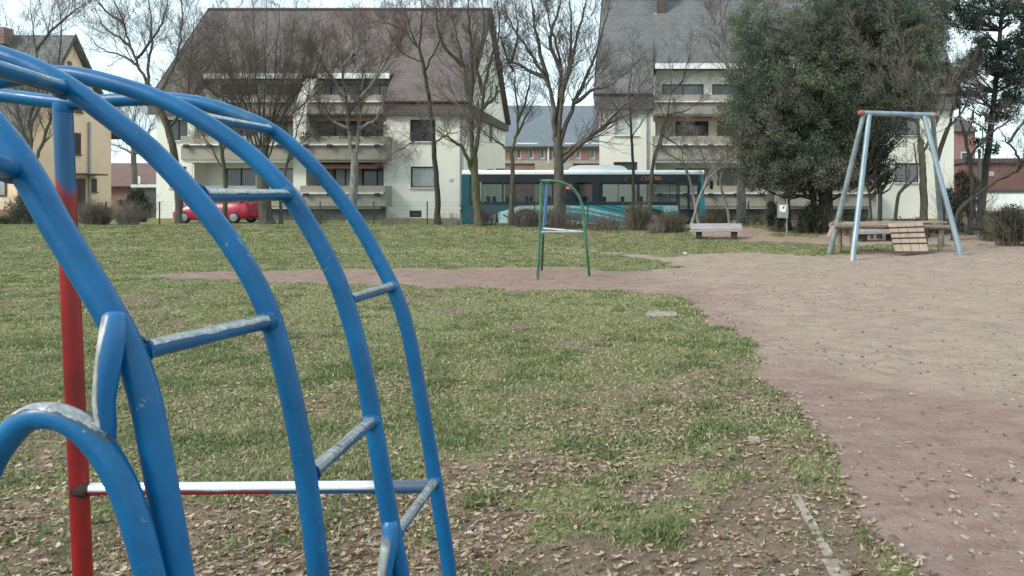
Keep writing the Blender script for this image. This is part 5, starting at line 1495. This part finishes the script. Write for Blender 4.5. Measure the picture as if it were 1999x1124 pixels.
def evergreen(name, label, D, trunks, ells, n, per, size, rad, pal, dr, seed, cat='tree', elong=2.0, droop=.2, flat=.6, grp='evergreen trees on the right'):
    c = clumps_in(ells, n, D, dr)
    base = P(trunks[0][0][0], 400, D); zg = g1(base.x, D)
    t = thing(name, (base.x, D, zg), label, cat, grp)
    R = random.Random(seed); tm = MB()
    for tr in trunks:
        pts = [P(u, v, D) for u, v in tr[:-1]]; pts[0].z = g1(pts[0].x, D) - .15
        s = spline(pts, 4); tm.tube(s, [tr[-1] * (1.3 if i == 0 else 1 - .6 * i / len(s)) for i in range(len(s))], 9)
        stem = s
        for q in c[::max(1, len(c) // 110)]:
            qv = Vector(q); j = min(range(len(s)), key=lambda i: (s[i] - qv).length + abs(s[i].z - (qv.z - .8)))
            a = s[j]
            if (qv - a).length < 6: tm.tube([a, a.lerp(qv, .5) + rdir(R) * .15, qv], [.045, .03, .012], 5)
    tm.build('trunk', M['bark_dk'], t)
    pal = np.array(pal); ci = nr.integers(0, len(pal), n); cols = pal[ci] * nr.uniform(.7, 1.3, (n, 1))
    foliage('crown', c, rad * nr.uniform(.6, 1.4, n), cols, per, size, 'leaf', t, droop, flat, elong)
    return t


evergreen('evergreen_tree', 'big shaggy dark green conifer filling the view left of the zip line frame', 32.2,
          [[(1610, 440), (1612, 380), (1608, 300), (1600, 150), (1590, 20), .34], [(1590, 440), (1588, 390), (1570, 320), (1540, 220), .16], [(1541, 430), (1536, 370), (1534, 320), (1520, 250), .12]],
          [(1590, 40, 160, 120, 3.2), (1560, 160, 140, 110, 3), (1520, 230, 110, 100, 2.6), (1600, 270, 95, 95, 2.2), (1475, 150, 65, 100, 1.0), (1480, 295, 62, 42, .9), (1560, 330, 110, 40, 1.3), (1650, 120, 110, 110, 2.4), (1700, 30, 130, 110, 2.6), (1690, 200, 90, 70, 1.3), (1770, 110, 85, 90, 2.0), (1770, 30, 90, 80, 1.6), (1760, 195, 70, 40, .9), (1700, 245, 70, 30, .7), (1500, 335, 70, 32, .8), (1640, 330, 60, 40, .8), (1440, 230, 40, 60, .5), (1565, 358, 115, 24, .9), (1460, 60, 40, 60, .5)],
          3200, 105, .027, .34, [(.100, .130, .086), (.132, .158, .100), (.076, .102, .072), (.165, .182, .114), (.150, .148, .116), (.170, .156, .134)], 2.3, 31, elong=4.5, droop=.35)
evergreen('holly_tree', 'glossy leaved evergreen seen through the zip line frame', 30.2,
          [[(1716, 436), (1718, 380), (1712, 300), (1705, 240), .10], [(1702, 436), (1698, 390), (1690, 340), .06]],
          [(1705, 280, 42, 55, 2), (1735, 250, 45, 40, 1.2), (1720, 325, 45, 30, .9), (1680, 250, 40, 45, 1)],
          150, 46, .05, .24, [(.035, .05, .03), (.05, .068, .036), (.028, .038, .026)], .9, 32, elong=1.5, droop=.1)
evergreen('pine_tree', 'dark pine with open clumped crown at the top right corner', 33.5,
          [[(1912, 440), (1920, 360), (1932, 270), (1945, 150), (1955, 30), .19]],
          [(1880, 30, 62, 34, 1.6), (1955, 20, 70, 34, 1.6), (1930, 95, 40, 30, 1.0), (1965, 130, 40, 45, 1.5), (1905, 130, 45, 26, 1.0), (1850, 150, 32, 20, .6), (1955, 205, 34, 34, 1.2), (1925, 235, 22, 20, .5), (1840, 20, 36, 26, .7), (1990, 60, 30, 60, .8), (1820, 145, 16, 12, .3), (1895, 185, 26, 16, .4), (1985, 170, 24, 30, .5), (1915, 300, 14, 40, .3)],
          330, 110, .040, .30, [(.028, .048, .034), (.038, .062, .042), (.048, .072, .05)], 1.6, 33, elong=3.2, droop=0)
evergreen('oak_tree', 'oak still holding russet dead leaves at the right edge', 34.5,
          [[(2060, 440), (2050, 300), (2035, 150), (2020, 60), .2]],
          [(1992, 120, 26, 60, 1.2), (2010, 40, 40, 60, 1), (2030, 140, 50, 70, 1), (1975, 10, 24, 20, .4)],
          90, 60, .055, .30, [(.12, .062, .045), (.15, .08, .055), (.09, .05, .04)], 1.2, 34, elong=1.6, droop=.2, grp='trees at the right edge')


# ------------------------------------------------------------------ shrubs
def twig_shrub(label, u, v, w, h, D, tw, seed, n=130, leafy=None, name='shrub', grp='brown shrubs in front of the fence', spread=.55, lvl=1, per=40, size=.04):
    R = random.Random(seed); c = P(u, v, D); zg = g1(c.x, D); wm_, hm = w / F * D / 2, h / F * D
    t = thing(name, (c.x, D, zg), label, 'shrub', grp)
    mb = MB()
    for i in range(n):
        a = R.random() * 6.283; rr = math.sqrt(R.random()); bx, by = math.cos(a) * rr * wm_ * .75, math.sin(a) * rr * min(wm_, .7) * .75
        p = Vector((c.x + bx, D + by, zg - .05))
        d = Vector((bx / max(.1, wm_) * spread + R.uniform(-.25, .25), by * .5 + R.uniform(-.25, .25), 1)).normalized()
        L_ = hm * R.uniform(.55, 1.05) * (1 - .30 * rr * rr)
        grow(mb, p, d, L_, .0085, lvl, R, 5, .08, .25)
    mb.build('twigs', M[tw], t)
    if leafy:
        m = max(24, int(n * .7)); v3 = nr.normal(size=(m, 3)); v3 /= np.linalg.norm(v3, axis=1, keepdims=True); r = nr.random(m) ** .4
        cc_ = np.stack([c.x + v3[:, 0] * wm_ * .85 * r, D + v3[:, 1] * min(wm_, .8) * .85 * r, zg + hm * (.5 + .46 * v3[:, 2] * r)], 1)
        foliage('leaves', cc_, np.full(m, .16 + .06 * wm_), np.array(leafy)[nr.integers(0, len(leafy), m)] * nr.uniform(.7, 1.3, (m, 1)), per, size, 'leaf', t, .1, .7, 1.8)
    return t


DG = [(.034, .050, .03), (.048, .064, .038), (.024, .036, .024)]
OL = [(.085, .078, .05), (.11, .095, .065), (.065, .06, .042)]
GG = [(.04, .06, .03), (.06, .08, .04)]
twig_shrub('rounded brown twiggy shrub in front of the bus wheel', 1246, 452, 62, 50, 32.6, 'twig_o', 51, 190, OL, per=22, size=.03)
twig_shrub('lower brown twiggy shrub just left of the bench', 1310, 456, 60, 42, 32.0, 'twig_o', 52, 170, OL, per=18, size=.03)
twig_shrub('small sparse brown shrub between the two rounded ones', 1280, 458, 40, 24, 31.6, 'twig_g', 53, 80)
twig_shrub('straggly reddish twigs right of the green bar frame', 1180, 452, 84, 36, 32.4, 'twig_r', 54, 120)
twig_shrub('straggly brown twigs behind the green bar frame', 1110, 448, 70, 44, 32.9, 'twig', 55, 120)
twig_shrub('dense brown brush at the foot of the fanned tree', 1066, 446, 60, 52, 33.4, 'twig', 56, 120)
twig_shrub('wide brown brush in front of the rear bus wheel', 1025, 444, 60, 42, 33.5, 'twig', 57, 140)
twig_shrub('russet brush at the rear end of the bus', 945, 438, 50, 40, 33.9, 'twig_r', 58, 120)
twig_shrub('thin weeds by the fence left of the bus', 880, 432, 46, 24, 34.5, 'twig_g', 59, 40)
twig_shrub('olive shrub behind the right end of the bench', 1398, 440, 70, 38, 34.3, 'twig_o', 60, 150, OL, per=20, size=.03)
twig_shrub('dark evergreen shrub left of the litter bin', 1515, 460, 44, 62, 32.0, 'twig', 61, 60, DG, grp='dark shrubs under the conifer', per=110, size=.035)
twig_shrub('wide dark evergreen shrub right of the litter bin', 1588, 460, 76, 58, 31.6, 'twig', 62, 90, DG, grp='dark shrubs under the conifer', per=120, size=.035)
twig_shrub('dark evergreen shrub behind the left frame legs', 1668, 448, 56, 52, 31.0, 'twig', 63, 60, DG, grp='dark shrubs under the conifer', per=90, size=.035)
twig_shrub('low olive shrub behind the platform ramp', 1775, 446, 110, 34, 30.8, 'twig_o', 64, 130, GG + OL, grp='dark shrubs under the conifer', per=60, size=.035)
twig_shrub('tall green shrub behind the zip line seat', 1880, 446, 84, 120, 31.8, 'twig', 65, 110, [(.03, .045, .028), (.045, .062, .036)], grp='dark shrubs under the conifer', per=90, size=.045)
twig_shrub('large olive hedge bush at the right edge', 1978, 474, 90, 82, 26.5, 'twig_o', 66, 170, [(.06, .06, .036), (.09, .078, .05), (.035, .05, .03)], grp='hedge bushes at the right edge', per=80, size=.034)
twig_shrub('green bush behind the hedge bush at the right edge', 1936, 452, 54, 60, 29.5, 'twig', 67, 80, GG, grp='hedge bushes at the right edge', per=70, size=.04)
twig_shrub('clipped rounded grey shrub in front of the yellow house', 188, 432, 54, 46, 35.0, 'twig_g', 68, 220, OL, grp='shrubs by the yellow house', per=16, size=.03)
twig_shrub('dark conical conifer shrub beside the left apartment block', 264, 430, 64, 84, 40.5, 'twig', 69, 60, [(.02, .04, .02), (.03, .055, .028)], grp='shrubs by the yellow house', per=120, size=.05)
twig_shrub('loose grey brush in front of the conifer shrub', 252, 434, 48, 46, 35.0, 'twig_g', 70, 120, grp='shrubs by the yellow house')
twig_shrub('green and brown shrub at the foot of the yellow house', 48, 432, 62, 62, 36.0, 'twig', 71, 110, GG + OL, grp='shrubs by the yellow house', per=40, size=.04)
twig_shrub('dry tan grass plume beside the yellow house door', 156, 430, 30, 50, 37.0, 'twig_o', 72, 80, grp='shrubs by the yellow house', lvl=0)
twig_shrub('low clipped hedge at the far left of the lawn', 8, 432, 70, 16, 36.0, 'twig', 73, 60, GG, grp='shrubs by the yellow house', per=60, size=.03)
twig_shrub('weedy brush under the balconies left of the pale tree', 610, 432, 70, 30, 35.8, 'twig', 74, 60, OL, grp='brush along the fence', per=12, size=.03)
twig_shrub('thin stems along the fence below the cream wall', 770, 432, 76, 24, 35.0, 'twig_g', 75, 50, grp='brush along the fence')
twig_shrub('slim dark conifer standing on the lower balcony', 588, 384, 22, 58, 44.2, 'twig', 76, 20, [(.03, .045, .02)], grp='brush along the fence', per=40, size=.05)
twig_shrub('brown weeds behind the bench left of the litter bin', 1470, 450, 70, 22, 34.6, 'twig_o', 77, 70, GG, grp='brush along the fence', per=16, size=.03)

# ------------------------------------------------------------------ light, sky, camera
SUN_EL, SUN_AZ = math.radians(38), math.radians(-125)     # azimuth measured from +Y (away from the camera) toward +X
w = bpy.data.worlds.new('World'); bpy.context.scene.world = w; w.use_nodes = True
nt = w.node_tree; nt.nodes.clear()
out = nt.nodes.new('ShaderNodeOutputWorld'); bg = nt.nodes.new('ShaderNodeBackground'); sky = nt.nodes.new('ShaderNodeTexSky')
sky.sky_type = 'NISHITA'; sky.sun_disc = False; sky.sun_elevation = SUN_EL; sky.sun_rotation = SUN_AZ; sky.dust_density = 3; sky.air_density = 1.0
tc = nt.nodes.new('ShaderNodeTexCoord'); mp = nt.nodes.new('ShaderNodeMapping'); mp.inputs['Scale'].default_value = (1, 1, 2.5)
nz = nt.nodes.new('ShaderNodeTexNoise'); nz.inputs['Scale'].default_value = 2.2; nz.inputs['Detail'].default_value = 6
nt.links.new(tc.outputs['Generated'], mp.inputs[0]); nt.links.new(mp.outputs[0], nz.inputs['Vector'])
cl = nt.nodes.new('ShaderNodeMix'); cl.data_type = 'RGBA'; cl.inputs[6].default_value = (3.25, 4.2, 4.5, 1); cl.inputs[7].default_value = (3.75, 4.6, 4.9, 1)
nt.links.new(nz.outputs['Fac'], cl.inputs[0])
mx = nt.nodes.new('ShaderNodeMix'); mx.data_type = 'RGBA'; mx.inputs[0].default_value = .93
nt.links.new(sky.outputs[0], mx.inputs[6]); nt.links.new(cl.outputs[2], mx.inputs[7]); nt.links.new(mx.outputs[2], bg.inputs[0])
bg.inputs[1].default_value = .15; nt.links.new(bg.outputs[0], out.inputs[0])
sl = bpy.data.lights.new('sun', 'SUN'); sl.energy = 1.5; sl.angle = math.radians(16); sl.color = (1, .93, .83)
so = bpy.data.objects.new('sun', sl); C.objects.link(so)
dv = Vector((math.sin(SUN_AZ) * math.cos(SUN_EL), math.cos(SUN_AZ) * math.cos(SUN_EL), math.sin(SUN_EL)))
so.rotation_euler = dv.to_track_quat('Z', 'Y').to_euler(); so.location = (0, 0, 30)

cam = bpy.data.cameras.new('camera'); co = bpy.data.objects.new('camera', cam); C.objects.link(co)
co.location = (0, 0, H); co.rotation_euler = (math.pi / 2, 0, 0)
cam.sensor_width = 36; cam.lens = 36 * F / 1999; cam.shift_x = (999.5 - CU) / 1999; cam.shift_y = (CV - 562) / 1999
cam.clip_end = 2000; cam.clip_start = .05
sc = bpy.context.scene; sc.camera = co
sc.view_settings.view_transform = 'Standard'; sc.view_settings.look = 'None'; sc.view_settings.exposure = 1.15; sc.view_settings.gamma = 1
